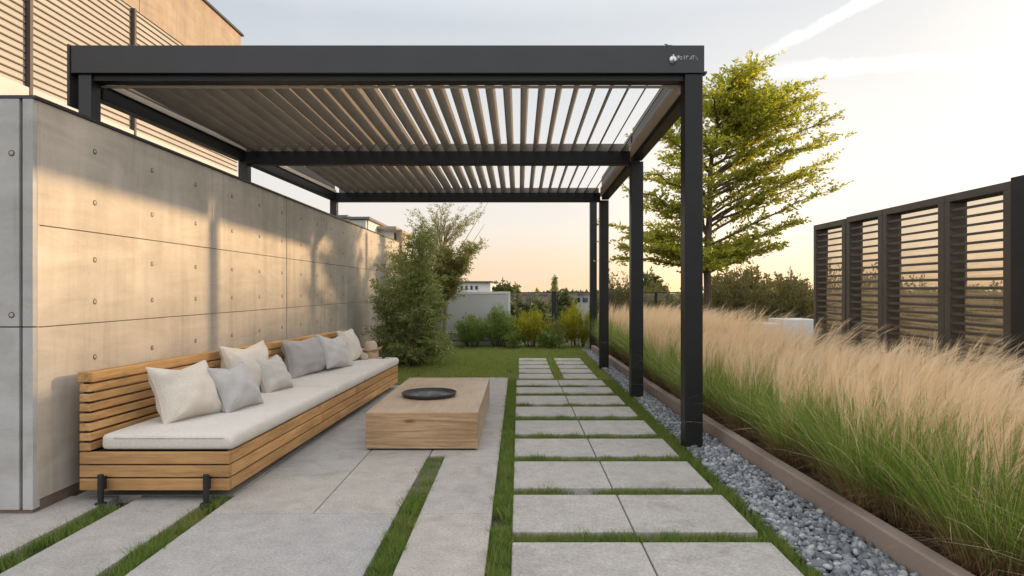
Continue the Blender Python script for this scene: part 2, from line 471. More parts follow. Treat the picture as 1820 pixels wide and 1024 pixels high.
grad = wramp(el, [(0, (1.0, .72, .47)), (.04, (1.0, .80, .60)), (.09, (1.0, .92, .84)), (.2, (.86, .855, .855)), (.38, (.62, .68, .75)), (.52, (1.2, 1.24, 1.3)), (1, (1.75, 1.78, 1.85))])
g = Vector((math.sin(R(31)), math.cos(R(31)), .10)).normalized()
lobe = wmath('POWER', wmath('MULTIPLY_ADD', wdot(D, g), .5, .5, True), 7.0)
lobe2 = wmath('POWER', wmath('MAXIMUM', wdot(D, g), 0.0), 26.0)
col = wmix(wmath('MULTIPLY', lobe, .55, None, True), grad, (.99, .97, .945))
col = wmix(wmath('MULTIPLY', lobe2, .12, None, True), col, (1.25, 1.0, .68), 'ADD')
lowb = wmath('POWER', 2.718, wmath('MULTIPLY', el, -17.0))
gz_ = Vector((math.sin(R(17)), math.cos(R(17)), 0.0))
az_ = wmath('POWER', wmath('MAXIMUM', wdot(D, gz_), 0.0), 9.0)
col = wmix(wmath('MULTIPLY', wmath('MULTIPLY', lowb, az_), .9, None, True), col, (1.25, .83, .42))
gs = Vector((math.sin(R(18.5)), math.cos(R(18.5)), .045)).normalized()
col = wmix(wmath('POWER', wmath('MAXIMUM', wdot(D, gs), 0.0), 70.0), col, (.50, .32, .16), 'ADD')
halo = wmath('POWER', wmath('MAXIMUM', wdot(D, tuple(sd)), 0.0), 22.0)
col = wmix(halo, col, (4.2, 3.1, 2.0), 'ADD')
back = wmath('MULTIPLY', wmath('MAXIMUM', wmath('MULTIPLY', sx.outputs[1], -1.0), 0.0), .8)
col = wmix(back, col, (1.0, 1.0, 1.05), 'ADD')
# contrails: bands round great circles
def contrail(p, q, width, s0, s1, seed):
    dp = Vector((X_at(p[0], 1), 1, Z_at(p[1], 1) - H)).normalized(); dq = Vector((X_at(q[0], 1), 1, Z_at(q[1], 1) - H)).normalized()
    nrm = dp.cross(dq).normalized(); along = (dq - dp).normalized()
    nz = wn('ShaderNodeTexNoise'); nz.inputs['Scale'].default_value = 26; nz.inputs['Detail'].default_value = 6; nz.inputs['Roughness'].default_value = .65
    wl(D, nz.inputs['Vector'])
    dist = wmath('ABSOLUTE', wmath('ADD', wdot(D, nrm), wmath('MULTIPLY', wmath('SUBTRACT', nz.outputs['Fac'], .5), width * 1.6)))
    band = wmath('SUBTRACT', 1.0, wmath('DIVIDE', dist, width), None, True)
    a0 = dp.dot(along); a1 = dq.dot(along)
    r = wn('ShaderNodeMapRange'); r.interpolation_type = 'SMOOTHSTEP'; wl(wdot(D, along), r.inputs[0])
    r.inputs[1].default_value = a0 - .04; r.inputs[2].default_value = a0 + .10
    front = wmath('GREATER_THAN', sx.outputs[1], 0.0)
    return wmath('MULTIPLY', wmath('MULTIPLY', band, r.outputs[0]), wmath('MULTIPLY', front, nz.outputs['Fac']))
for args in (((1330, 112), (1545, 0), .010, 0, 0, 1), ((1340, 128), (1820, 102), .013, 0, 0, 2), ((1690, 300), (1900, 285), .012, 0, 0, 3)):
    col = wmix(wmath('MULTIPLY', contrail(*args), 2.6, None, True), col, (1.3, 1.28, 1.25))
cl = wn('ShaderNodeTexNoise'); cl.inputs['Scale'].default_value = 3.0; cl.inputs['Detail'].default_value = 5; cl.inputs['Roughness'].default_value = .6
mpp = wn('ShaderNodeMapping'); mpp.inputs['Scale'].default_value = (1, 1, 3.2); wl(D, mpp.inputs['Vector']); wl(mpp.outputs[0], cl.inputs['Vector'])
col = wmix(wmath('MULTIPLY', wramp(cl.outputs['Fac'], [(.45, 0.0), (.75, .45)]), 1.0), col, (.93, .90, .88))
final = wmix(.8, nish, col)
bg = wn('ShaderNodeBackground'); bg.inputs[1].default_value = 1.0
wl(final, bg.inputs[0]); wo = wn('ShaderNodeOutputWorld'); wl(bg.outputs[0], wo.inputs[0])
scene.view_settings.view_transform = 'Standard'; scene.view_settings.look = 'None'
scene.view_settings.exposure = 0.15; scene.view_settings.gamma = 1.0
scene.cycles.max_bounces = 8; scene.cycles.transparent_max_bounces = 16
scene.cycles.use_denoising = True

# ------------------------------------------------------------------ ground
xs = [-400, -60, -20, -8, 8, 20, 60, 400]; ys = [-40, -4, 6, 14.5, 20, 26, 34, 60, 140, 700]
def gz(y): return -.045 if y <= 14.5 else (-.045 - 3.0 * min(1, (y - 14.5) / 19.5))
vs = [(x, y, gz(y)) for y in ys for x in xs]; nx = len(xs)
fs = [(j * nx + i, j * nx + i + 1, (j + 1) * nx + i + 1, (j + 1) * nx + i) for j in range(len(ys) - 1) for i in range(nx - 1)]
mb = MB(); mb.add(vs, fs); tag(mb.build('ground', M['lawn_soil']), kind='structure')

# paving of the sitting area, with open joints; strips of turf are left out
XR, XT0, XT1 = -.135, -.625, -.512           # right edge, turf strip before the table
mb = MB()
jt = .003
def slab(x0, x1, y0, y1): mb.box(x0 + jt, x1 - jt, y0 + jt, y1 - jt, -.06, 0.0)
for y0, y1 in ((1.0, 2.4), (2.4, 3.31), (3.31, 4.45)): slab(XT1, XR, y0, y1)
for y0, y1 in ((4.45, 4.60), (4.60, 5.35), (5.35, 6.0), (6.0, 6.35), (6.35, 7.1), (7.1, 8.43)): slab(-.62, XR, y0, y1)
for y0, y1 in ((1.0, 2.2), (2.2, 3.31), (3.31, 4.45)): slab(-1.058 if y0 > 3 else -1.59, XT0, y0, y1)
for y0, y1 in ((3.31, 3.99), (3.99, 4.60), (4.60, 5.25), (5.25, 5.95), (5.95, 6.9), (6.9, 7.75)): slab(-1.59, -1.058, y0, y1)
for y0, y1 in ((4.45, 5.4), (5.4, 6.6), (6.6, 8.43)): slab(-1.058, -.62, y0, y1)
for x0, x1 in ((-2.105, -1.70), (-2.8, -2.235)): slab(x0, x1, .8, 2.1); slab(x0, x1, 2.1, 3.6)
for y0, y1 in ((3.6, 4.6), (4.6, 5.95), (5.95, 7.6)): slab(-2.48, -1.59, y0, y1)
slab(-4.5, -2.8, .8, 3.34)
slab(-1.59, -1.06, 3.31 - .0001, 3.3101) if False else None
tag(mb.build('patio', M['paving'], None, .004), kind='structure')
mb = MB(); mb.box(-2.45, XR - .01, 3.62, 8.40, -.044, -.012); mb.box(-1.58, XT0 - .01, .9, 4.4, -.044, -.012); mb.box(XT1 + .01, XR - .01, .9, 4.4, -.044, -.012)
tag(mb.build('paving_bed', M['joint']), kind='structure')

# stepping stones of the path (front to back): (near edge, far edge, split?)
rows = [(2.24, 2.92 - .10), (2.925, 3.04), ]
rows = [(1.58, 2.14), (2.25, 2.815), (2.925, 3.49), (3.60, 4.17), (4.285, 4.85), (4.96, 5.50), (5.63, 6.15), (6.29, 6.82), (6.96, 7.40), (7.53, 7.95), (8.06, 8.0)]
rows = [(1.56, 2.12), (2.24, 2.92), (3.04, 3.59), (3.71, 4.28), (4.43, 4.95), (5.10, 5.63), (5.82, 6.28), (6.45, 6.95), (7.11, 7.54), (7.70, 8.12)]
ordn = ['first', 'second', 'third', 'fourth', 'fifth', 'sixth', 'seventh', 'eighth', 'ninth', 'tenth']
vis = 0
for i, (y0, y1) in enumerate(rows[1:]):
    xr = 1.145 - .018 * (y0 - 2.3); xc = .556 - .012 * (y0 - 2.3)
    for side, x0, x1 in (('left', -.03, xc - .003), ('right', xc + .003, xr)):
        mb = MB(); mb.box(x0, x1, y0, y1, -.05, .006 + .002 * ((i * 7) % 3))
        o = mb.build('stepping_stone', M['stone'], None, .007, 3)
        where = 'nearest row, cut by the photo edge' if i == 0 else f'{ordn[i]} row from the front'
        tag(o, f'{side} pale granite slab of the {where}', 'stepping stone', 'granite slabs of the garden path')
far = [(8.30, 8.74), (8.86, 9.26), (9.36, 9.75), (9.86, 10.28), (10.38, 10.75)]
for i, (y0, y1) in enumerate(far):
    for side, x0, x1 in (('left', 0, .455), ('right', .585, 1.02)):
        mb = MB(); mb.box(x0, x1, y0, y1, -.05, .008)
        o = mb.build('stepping_stone', M['stone'], None, .006, 3)
        where = ['nearest', 'second', 'middle', 'fourth', 'farthest'][i]
        tag(o, f'{side} narrow slab in the {where} row of the split far end of the path', 'stepping stone', 'granite slabs of the garden path')


# ------------------------------------------------------------------ turf
def turf(rects, dens, hgt, wid, mat, name, label):
    P = []
    for (x0, x1, y0, y1, *k) in rects:
        n_ = int(abs((x1 - x0) * (y1 - y0)) * dens * (k[0] if k else 1))
        P.append(np.stack([rng.uniform(x0, x1, n_), rng.uniform(y0, y1, n_), np.full(n_, -.045)], 1))
    P = np.concatenate(P); n_ = len(P)
    clump = np.array([mnoise.noise(Vector((p[0] * 9, p[1] * 9, 0))) for p in P])
    thin = np.array([mnoise.noise(Vector((p[0] * 4 + 9, p[1] * 4, 5))) for p in P]); keep = thin > -.22 - rng.uniform(0, .35, n_)
    P = P[keep]; clump = clump[keep]; n_ = len(P)
    h = hgt * (1 + .5 * clump) * rng.uniform(.65, 1.15, n_)
    lean = rng.normal(size=(n_, 3)) * .33; lean[:, 2] = 0
    P1 = P + np.array([0, 0, 1]) * (h * .6)[:, None] + lean * (h * .3)[:, None]
    P2 = P + np.array([0, 0, 1]) * h[:, None] + lean * h[:, None]
    a = rng.uniform(0, math.pi, n_); W = np.stack([np.cos(a), np.sin(a), 0 * a], 1)
    V, q, t = ribbons(P, P1, P2, W, wid * rng.uniform(.7, 1.3, n_), 2)
    o = np_mesh(name, V, q, t, [mat])
    return tag(o, label, 'grass', None, 'stuff')
rects = [(XR, -.03, 1.6, 8.3), (XT0, XT1, 1.8, 4.42), (-1.70, -1.595, 1.8, 3.58), (-2.23, -2.11, 1.8, 3.45)]
allrows = rows[1:]
for (a, b), (c, d) in zip(allrows, allrows[1:]): rects.append((-.03, 1.145 - .018 * (b - 2.3), b, c))
for i in range(len(allrows)):
    y0 = allrows[i][0] - .1; y1 = allrows[i][1] + .1; xr = 1.145 - .018 * (y0 - 2.3); rects.append((xr, 1.225, y0, y1))
turf(rects + [(a - .012, b + .012, c - .012, d + .012, .12) for a, b, c, d in rects], 25000, .062, .0042, M['turf'], 'turf_strips', 'short green turf in the strips between the paving slabs')
rects = [(.46, .58, 8.2, 10.8), (1.02, 1.2, 8.1, 12.5), (-.16, 0, 8.3, 10.8), (0, 1.02, 8.13, 8.29)]
rects += [(0, 1.02, far[i][1], far[i + 1][0]) for i in range(4)]
rects += [(-2.0, -.16, 8.45, 11, .8), (-2.3, 1.3, 10.77, 13.4, .6), (-2.2, -1.06, 7.78, 8.45)]
turf(rects, 9500, .062, .0075, M['grass'], 'lawn', 'mown green lawn behind the table and path')
turf([(-2.2, -2.02, 3.3, 3.62), (-2.05, -1.9, 3.42, 3.62)], 14000, .035, .005, M['grass_dry'], 'dry_turf', 'dry yellowed tuft of turf beside the rear bench foot')

# ------------------------------------------------------------------ gravel, kerb, planter
def kerb_x(y): return 1.60 - .04 * (y - 2.6) if y < 6 else 1.464 - .015 * (y - 6)
mb = MB()
yy = [1.2, 3, 5, 7, 9, 11, 12.6]
mb.add([(x, y, -.03) for y in yy for x in (1.215, kerb_x(y))], [(2 * i, 2 * i + 1, 2 * i + 3, 2 * i + 2) for i in range(len(yy) - 1)])
tag(mb.build('gravel_bed', M['gravel_bed']), kind='structure')
import bmesh
bm = bmesh.new(); bmesh.ops.create_icosphere(bm, subdivisions=2, radius=1); bm.verts.ensure_lookup_table()
ico = np.array([v.co[:] for v in bm.verts]); icf = np.array([[v.index for v in f.verts] for f in bm.faces]); bm.free()
bm = bmesh.new(); bmesh.ops.create_icosphere(bm, subdivisions=1, radius=1); bm.verts.ensure_lookup_table()
ico1 = np.array([v.co[:] for v in bm.verts]); icf1 = np.array([[v.index for v in f.verts] for f in bm.faces]); bm.free()
def pebbles(y0, y1, dens, ic, fc):
    n_ = int(dens * (y1 - y0) * .4)
    y = rng.uniform(y0, y1, n_); xk = np.array([kerb_x(a) for a in y]) - .012
    x = 1.225 + (xk - 1.225) * rng.uniform(0, 1, n_)
    s = rng.lognormal(math.log(.0135), .28, n_)
    # lumpy shapes: variants squashed and rotated
    ax = np.stack([rng.uniform(.85, 1.5, n_), rng.uniform(.75, 1.1, n_), rng.uniform(.5, .85, n_)], 1) * s[:, None]
    lum = 1 + .16 * np.sin(ic @ rng.normal(size=(3, 6)) * 2.2 + rng.uniform(0, 6, 6))     # (verts, 6)
    pick = rng.integers(0, 6, n_)
    V = ic[None] * lum[:, pick].T[:, :, None] * ax[:, None, :]
    q = norm(rng.normal(size=(n_, 4)) * np.array([1, .35, .35, 1])); w_, a, b, c = q.T
    Rm = np.stack([np.stack([1 - 2 * (b * b + c * c), 2 * (a * b - c * w_), 2 * (a * c + b * w_)], 1),
                   np.stack([2 * (a * b + c * w_), 1 - 2 * (a * a + c * c), 2 * (b * c - a * w_)], 1),
                   np.stack([2 * (a * c - b * w_), 2 * (b * c + a * w_), 1 - 2 * (a * a + b * b)], 1)], 1)
    V = np.einsum('nij,nvj->nvi', Rm, V)
    z = rng.uniform(-.028, .008, n_)
    V += np.stack([x, y, z], 1)[:, None, :]
    Fc = (fc[None] + (np.arange(n_) * len(ic))[:, None, None]).reshape(-1, 3)
    return V.reshape(-1, 3), Fc
V1, F1 = pebbles(2.0, 5.2, 4200, ico, icf); V2, F2 = pebbles(5.2, 12.4, 3600, ico1, icf1)
o = np_mesh('gravel', np.concatenate([V1, V2]), None, np.concatenate([F1, F2 + len(V1)]), [M['pebble']], True)
tag(o, 'bed of rounded blue grey pebbles between path and brown kerb', 'gravel', None, 'stuff')

k = thing('garden_kerb', (kerb_x(5), 5, 0), 'long low brown kerb edging the tall grass planter', 'kerb')
mb = MB()
for a, b in zip([1.2, 4.0, 6.8, 9.6], [3.995, 6.795, 9.595, 12.6]):
    mb.hexa([(kerb_x(a), a, -.06), (kerb_x(a) + .075, a, -.06), (kerb_x(b) + .075, b, -.06), (kerb_x(b), b, -.06),
             (kerb_x(a), a, .10), (kerb_x(a) + .075, a, .10), (kerb_x(b) + .075, b, .10), (kerb_x(b), b, .10)])
mb.build('kerb_board', M['kerb'], k, .008, 2)
mb = MB()
gy = np.linspace(1.2, 13, 40); gx = np.linspace(0, 1, 12)
mb.add([(kerb_x(y) + .07 + t * (3.25 - kerb_x(y)), y, .035 + .02 * mnoise.noise(Vector((t * 9, y * 3, 0)))) for y in gy for t in gx],
       [(j * 12 + i, j * 12 + i + 1, (j + 1) * 12 + i + 1, (j + 1) * 12 + i) for j in range(39) for i in range(11)])
tag(mb.build('planter_soil', M['soil']), kind='structure')


def grass_clump(r):
    """returns blades, plumes, skirt meshes (centred on origin, base z=0)"""
    out = []
    def fan(n_, rad, lmin, lmax, out_, droop, w_, S, lean):
        a = r.uniform(0, 2 * math.pi, n_); rr = rad * np.sqrt(r.uniform(0, 1, n_))
        P0 = np.stack([rr * np.cos(a), rr * np.sin(a), 0 * a], 1)
        a2 = a + r.normal(0, .5, n_); L = r.uniform(lmin, lmax, n_); k = np.abs(r.normal(out_, out_ * .5, n_))
        hd = np.stack([np.cos(a2), np.sin(a2), 0 * a], 1) + lean
        P1 = P0 + hd * (L * k * .35)[:, None] + np.array([0, 0, 1.]) * (L * .62)[:, None]
        P2 = P0 + hd * (L * k)[:, None] + np.array([0, 0, 1.]) * (L * (1 - droop * k))[:, None]
        W = norm(np.cross(hd + r.normal(0, .4, (n_, 3)), [0, 0, 1.]))
        return P0, P1, P2, W, w_ * r.uniform(.7, 1.3, n_), L
    lean = np.array([.16, .05, 0])
    P0, P1, P2, W, ww, L = fan(1700, .20, .28, .82, .50, .34, .0033, 5, lean)
    out.append((ribbons(P0, P1, P2, W, ww, 5)))
    # plumes: stem + hairs
    n_ = 170
    P0, P1, P2, W, ww, L = fan(n_, .18, .44, .84, .30, .12, .002, 5, np.array([1.05, .15, 0]))
    st = ribbons(P0, P1, P2, W, ww * .8, 4, lambda t: 1 - .4 * t)
    Hn = 16
    t = np.repeat(r.uniform(.70, .99, (n_, Hn)).ravel()[:, None], 1, 1)
    A = np.repeat(P0, Hn, 0); B = np.repeat(P1, Hn, 0); C = np.repeat(P2, Hn, 0)
    base = (1 - t) ** 2 * A + 2 * t * (1 - t) * B + t * t * C
    tan = norm(2 * (1 - t) * (B - A) + 2 * t * (C - B))
    m_ = len(base)
    d = norm(tan + r.normal(0, .11, (m_, 3)) + np.array([.16, .0, -.04]))
    Lh = r.uniform(.08, .20, m_)[:, None]
    tip = base + d * Lh + np.array([.35, .05, -.25]) * (Lh * .3)
    hr = ribbons(base, base + d * Lh * .55, tip, norm(np.cross(d, r.normal(size=(m_, 3)))), r.uniform(.0013, .0024, m_), 2)
    Q0, Q1, Q2, QW, qw, QL = fan(16, .15, .50, .80, .60, .40, .0032, 5, np.array([-.12, -.2, 0]))
    sk = ribbons(Q0, Q1, Q2, QW, qw, 5, lambda t: 1 - .2 * t)
    parts = [st, hr, sk]; V = np.concatenate([a_[0] for a_ in parts]); offs = np.cumsum([0] + [len(a_[0]) for a_ in parts])
    out.append((V, np.concatenate([a_[1] + o_ for a_, o_ in zip(parts, offs)]), np.concatenate([a_[2] + o_ for a_, o_ in zip(parts, offs)])))
    P0, P1, P2, W, ww, L = fan(900, .20, .24, .44, .52, .80, .0026, 5, np.array([.10, -.05, 0]))
    out.append(ribbons(P0, P1, P2, W, ww, 5))
    return out
variants = []
for k_ in range(5):
    r_ = np.random.default_rng(100 + k_)
    variants.append(grass_clump(r_))
protos = {}
spots = []
y = 1.75; row = 0
while y < 12.9:
    x0 = kerb_x(y) + .31
    for j in range(3):
        x = x0 + j * .37 + rng.uniform(-.06, .06) + (.12 if row % 2 else 0)
        spots.append((x, y + rng.uniform(-.1, .1), j))
    y += .40; row += 1
for i, (x, y, j) in enumerate(spots):
    vi = i % 5
    near = 'in the near right corner' if y < 3.2 else ('beside the nearest pergola post' if y < 5.6 else ('between nearest and second post' if y < 7.2 else 'past the second pergola post'))
    rowd = ['front row over the kerb', 'middle row', 'back row'][j]
    lab = f'feather grass, {rowd}, {near}'
    if vi not in protos:
        e = thing('feather_grass', (x, y, .04), lab, 'ornamental grass', 'feather grass clumps in the planter')
        for nm, (V, q, t), m in zip(('leaf_blades', 'plumes', 'dry_skirt'), variants[vi], ('blade', 'plume', 'strawblade')):
            o = np_mesh(nm, V, q, t, [M[m]]); o.parent = e
        protos[vi] = e
    else:
        e = copy_tree(protos[vi]); e.location = (x, y, .04); e['label'] = lab
    e['kind'] = 'thing'
    e.rotation_euler = (0, 0, rng.uniform(-.5, .5))
    s = rng.uniform(.80, 1.08) * (1.0 if j else .95); e.scale = (s, s, s * rng.uniform(.90, 1.03) * (.92 if y < 7 else 1.0))

# ------------------------------------------------------------------ concrete wall
WX, WY0, WY1, WZ = -2.49, 3.33, 13.4, 2.13
wall = thing('concrete_wall', (WX, 8, 0), 'long board marked concrete wall with round tie holes behind the bench', 'wall')
joints_y = [WY0, 5.23, 6.91, 8.26, 10.1, 11.9, WY1]; joints_z = [.06, .955, 1.485, WZ]
mb = MB(); g_ = .0022
for a, b in zip(joints_y, joints_y[1:]):
    for c, d in zip(joints_z, joints_z[1:]):
        ga = .009 if abs(a - 6.91) < .01 else .0035; gb = .009 if abs(b - 6.91) < .01 else .0035
        mb.box(WX - .05, WX, a + (ga if a > WY0 else 0), b - gb, c + (g_ if c > .1 else 0), d - (g_ if d < WZ else 0))
mb.build('panels', M['concrete'], wall, .003, 2)
mb = MB(); mb.box(WX - .25, WX - .012, WY0 + .05, WY1 - .02, .06, WZ - .01); mb.build('core', M['joint'], wall)
mb = MB(); mb.box(WX - .3, WX + .012, WY0 - .03, WY1, WZ + .002, WZ + .018); mb.build('coping', M['metal'], wall)
mb = MB(); mb.box(WX - .2, WX - .006, WY0 + .02, WY1, -.05, .058); mb.build('plinth', M['plinth'], wall)
hole = MB()
hole.lathe([(0, .003), (.0095, .003), (.0105, .002)], 14, mi=0, M=Matrix.Rotation(R(90), 3, 'Y'))
hole.lathe([(.0098, .0012), (.0155, .002), (.017, -.001)], 14, mi=1, M=Matrix.Rotation(R(90), 3, 'Y'))
hproto = None
for i in range(15):
    for z in (1.96, 1.66, 1.325, 1.08, .755):
        yy_ = 3.78 + .59 * i + (.04 if i > 2 else 0)
        if z < .8 and i > 8: continue
        if hproto is None: o = hproto = hole.build('tie_hole', [M['plug'], M['hole']], None, smooth=True)
        else: o = hproto.copy(); COL.objects.link(o)
        o.parent = wall; o.location = Vector((WX, yy_, z)) - wall.location
ew = thing('end_wall', (-3.2, WY0, 0), 'grey concrete wall end facing the camera at the left edge', 'wall')
mb = MB()
for x0, x1 in ((-2.545, WX - .002), (-3.55, -2.562), (-4.6, -3.558)):
    for c, d in ((.02, .955), (.961, WZ)): mb.box(x0, x1, WY0 - .03, WY0 + .02, c, d)
mb.build('panels', M['concrete_grey'], ew, .003, 2)
mb = MB(); mb.box(-4.6, WX - .06, WY0 + .005, WY0 + .19, .0, WZ - .005); mb.build('core', M['joint'], ew)
mb = MB(); mb.box(-4.6, WX - .31, WY0 - .05, WY0 + .2, WZ + .002, WZ + .03); mb.build('coping', M['metal'], ew)
mb = MB(); mb.box(-4.6, WX - .01, WY0 - .02, WY0 + .1, -.05, .018); mb.build('plinth', M['plinth'], ew)
for z in (1.85, 1.02):
    o = hproto.copy(); COL.objects.link(o); o.parent = ew; o.location = Vector((-2.60, WY0 - .03, z)) - ew.location; o.rotation_euler = (0, 0, R(-90))

# ------------------------------------------------------------------ building on the left
BX = -5.5
b = thing('building', (BX, 8, 0), 'tall building with cream slatted facade and tan upper wall behind the concrete wall', 'building')
BY0, BY1 = 2.0, 12.55
mb = MB(); mb.box(BX - 6, BX, BY0, BY1, 0, 5.15); mb.build('lower_wall', M['facade'], b)
mb = MB(); mb.box(BX, BX + .05, BY0, BY1, 3.12, 3.40); mb.build('pale_band', M['facade_strip'], b)
mb = MB(); 
for y0, y1 in ((2.0, 5.6), (5.6, 9.3), (9.3, BY1 + .15)): mb.box(BX - 6, BX + .02, y0 + .006, y1 - .006, 5.152, 6.16)
mb.build('upper_wall', M['tan_render'], b)
mb = MB(); mb.box(BX - 6, BX + .06, BY0, BY1 + .2, 6.162, 6.2); mb.build('roof_edge', M['metal'], b)
mb = MB()
z = 3.46
while z < 5.13:
    mb.box(BX + .003, BX + .016, BY0, BY1, z, z + .014); z += .0815
mb.build('facade_slats', M['slat_dark'], b)
for y_ in (7.19, 9.14, 5.2, 3.2):
    mb = MB(); mb.box(BX + .005, BX + .06, y_ - .022, y_ + .022, 3.30, 5.14); mb.build('mullion', M['slat_dark'], b)

# ------------------------------------------------------------------ pergola
p = thing('pergola', (-1, 7, 0), 'charcoal steel pergola with taupe louvred roof over the patio', 'pergola')
def lx(y): return -3.2 + (y - 4.67) * (.43 / 4.73)      # left frame line
def top(y): return 2.715 - (y - 4.67) * .023
PX0, PX1 = 1.205, 1.335
YF, YM, YB = 4.665, 6.87, 9.42
for x0, x1, y0 in ((PX0, PX1, YF), (PX0 - .008, PX1 - .008, YM - .02), (PX0 - .02, PX1 - .02, YB - .02)):
    zt = 2.714 if y0 == YF else top(y0) - .148
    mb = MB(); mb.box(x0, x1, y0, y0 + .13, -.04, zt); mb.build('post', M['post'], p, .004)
for y0 in (YF, YM, YB):
    mb = MB(); x = lx(y0); mb.box(x, x + .095, y0 + .01, y0 + .12, 0, 2.714 if y0 == YF else top(y0) - .02); mb.build('post', M['metal'], p, .004)
mb = MB(); mb.box(-3.24, 1.343, YF - .012, YF + .12, 2.716, 2.918); mb.build('front_beam', M['metal'], p, .004)
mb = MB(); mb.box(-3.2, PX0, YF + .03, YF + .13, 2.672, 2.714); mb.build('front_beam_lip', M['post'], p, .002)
mb = MB(); mb.box(-3.262, -3.242, YF - .02, YF + .13, 2.48, 2.925); mb.build('end_plate', M['metal'], p, .003)
mb = MB(); mb.box(1.345, 1.362, YF - .01, YF + .06, 2.716, 2.73); mb.build('cap_plate', M['metal'], p)
def xbeam(y, name, h):
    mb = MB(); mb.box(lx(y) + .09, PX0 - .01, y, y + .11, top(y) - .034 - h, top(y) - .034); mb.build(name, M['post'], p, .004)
xbeam(YM, 'middle_beam', .140); xbeam(YB, 'back_beam', .132)
def sidebeam(xa, xb, th, y0, y1, name, dz0, dz1, mat):
    mb = MB()
    za0, za1, zb0, zb1 = top(y0) + dz0, top(y0) + dz1, top(y1) + dz0, top(y1) + dz1
    mb.hexa([(xa, y0, za0), (xa + th, y0, za0), (xb + th, y1, zb0), (xb, y1, zb0), (xa, y0, za1), (xa + th, y0, za1), (xb + th, y1, zb1), (xb, y1, zb1)])
    return mb.build(name, mat, p, .003)
for y0, y1 in ((YF + .135, YM - .025), (YM + .115, YB - .025)):
    sidebeam(PX0 + .012, PX0 + .004, .10, y0, y1, 'side_beam', -.145, .19, M['post'])
    sidebeam(PX0 - .012, PX0 - .016, .02, y0, y1, 'side_trim', -.10, .03, M['trim'])
    sidebeam(lx(y0), lx(y1), .09, y0, y1, 'side_beam', -.145, .12, M['post'])
    sidebeam(lx(y0) + .095, lx(y1) + .095, .014, y0, y1, 'side_trim', -.045, .0, M['trim'])
# louvre blades: tilted, rising to the right
bw, th = .112, R(59)
for bay, (y0, y1) in enumerate(((YF + .135, YM + .040), (YM + .062, YB + .10))):
    x = -3.08
    while x < 1.10:
        if x > lx(y1) + .13 or bay == 0:
            mb = MB(); xa = max(x, lx(y0) + .12); xb = x if x > lx(y1) + .13 else lx(y1) + .13
            cx, sz, tx, tz = bw * math.cos(th), bw * math.sin(th), .011 * math.sin(th), -.011 * math.cos(th)
            if xb - x < .12:
                mb.hexa([(xa, y0, top(y0) - .03), (xa + tx, y0, top(y0) - .03 + tz), (xb + tx, y1, top(y1) - .03 + tz), (xb, y1, top(y1) - .03),
                         (xa + cx, y0, top(y0) - .03 + sz), (xa + cx + tx, y0, top(y0) - .03 + sz + tz), (xb + cx + tx, y1, top(y1) - .03 + sz + tz), (xb + cx, y1, top(y1) - .03 + sz)])
                mb.build('louvre_blade', M['louvre'], p)
        x += .1345
mb = MB(); mb.box(lx(YF) + .06, PX0 - .02, YF + .132, YF + .15, 2.655, 2.671); mb.build('louvre_rail', M['trim'], p)
for y_, nm in ((YM + .044, 'louvre_divider'), (YB + .103, 'louvre_divider')):
    mb = MB(); mb.box(lx(y_) + .10, PX0 - .02, y_, y_ + .014, top(y_) - .033, top(y_) + .055); mb.build(nm, M['louvre'], p)
# badge and lettering on the beam
mb = MB(); Mx = Matrix.Rotation(R(90), 3, 'X'); by = YF - .012
bx, bz = X_at(1196, by), Z_at(106.5, by)
mb.lathe([(.030, 0), (.029, .006), (.022, .013), (.010, .016), (0, .0165)], 24, (bx, by - .001, bz), M=Mx)
mb.box(bx - .006, bx + .004, by - .026, by - .012, bz - .026, bz + .032)
mb.build('badge', M['chrome'], p, 0, 2, True)
mb = MB(); rr = random.Random(3)
x = X_at(1203, by)
strokes = [[(0, .3, 1, 1), (0, 0, .3, .6)], [(0, 0, .9, .2), (.1, .5, .8, .75)], [(.4, -.1, .6, 1.1), (0, .45, 1, .6)], [(0, .7, .9, .95), (0, 0, .2, .8)],
           [(0, 0, .8, .15), (.6, .1, .9, .9)], [(0, .8, 1, 1), (.2, 0, .45, .8)], [(0, .45, .6, .6), (.6, -.1, .85, .25)]]
for k_, stq in enumerate(strokes):
    for (a, c, d, e_) in stq:
        mb.box(x + a * .018, x + d * .018, by - .004, by - .001, bz + .002 + c * .028, bz + .002 + e_ * .028)
    x += .0222
mb.build('lettering', M['etched'], p)
# thin post beyond the far corner
q = thing('slim_post', (1.42, 12.2, 0), 'slim dark post standing just behind the far right pergola corner', 'post')
mb = MB(); mb.box(X_at(1049, 12.2), X_at(1061, 12.2), 12.2, 12.33, -.04, 2.92); mb.build('shaft', M['post'], q, .004)
mb = MB(); mb.box(X_at(1049, 12.2) - .04, X_at(1061, 12.2) + .04, 12.16, 12.37, -.04, .02); mb.build('base_plate', M['metal'], q, .004)

# bird on the beam
mb = MB(); bx, bz, by_ = X_at(1185, 4.7), 2.918, 4.70
e = thing('bird', (bx, by_, bz), 'tiny grey long tailed bird perched on top of the front beam', 'bird')
mb.tube([(bx - .017, by_, bz + .022), (bx - .012, by_, bz + .0235), (bx - .007, by_, bz + .0225), (bx, by_, bz + .018), (bx + .008, by_, bz + .0155), (bx + .014, by_, bz + .016), (bx + .040, by_, bz + .019)],
        [.0006, .0052, .0046, .0075, .0065, .003, .0012], 10)
mb.tube([(bx + .001, by_ - .002, bz + .013), (bx + .0015, by_ - .002, bz)], .0008, 5); mb.tube([(bx + .001, by_ + .003, bz + .013), (bx + .0015, by_ + .003, bz)], .0008, 5)
mb.build('body', M['feather'], e, 0, 2, True)

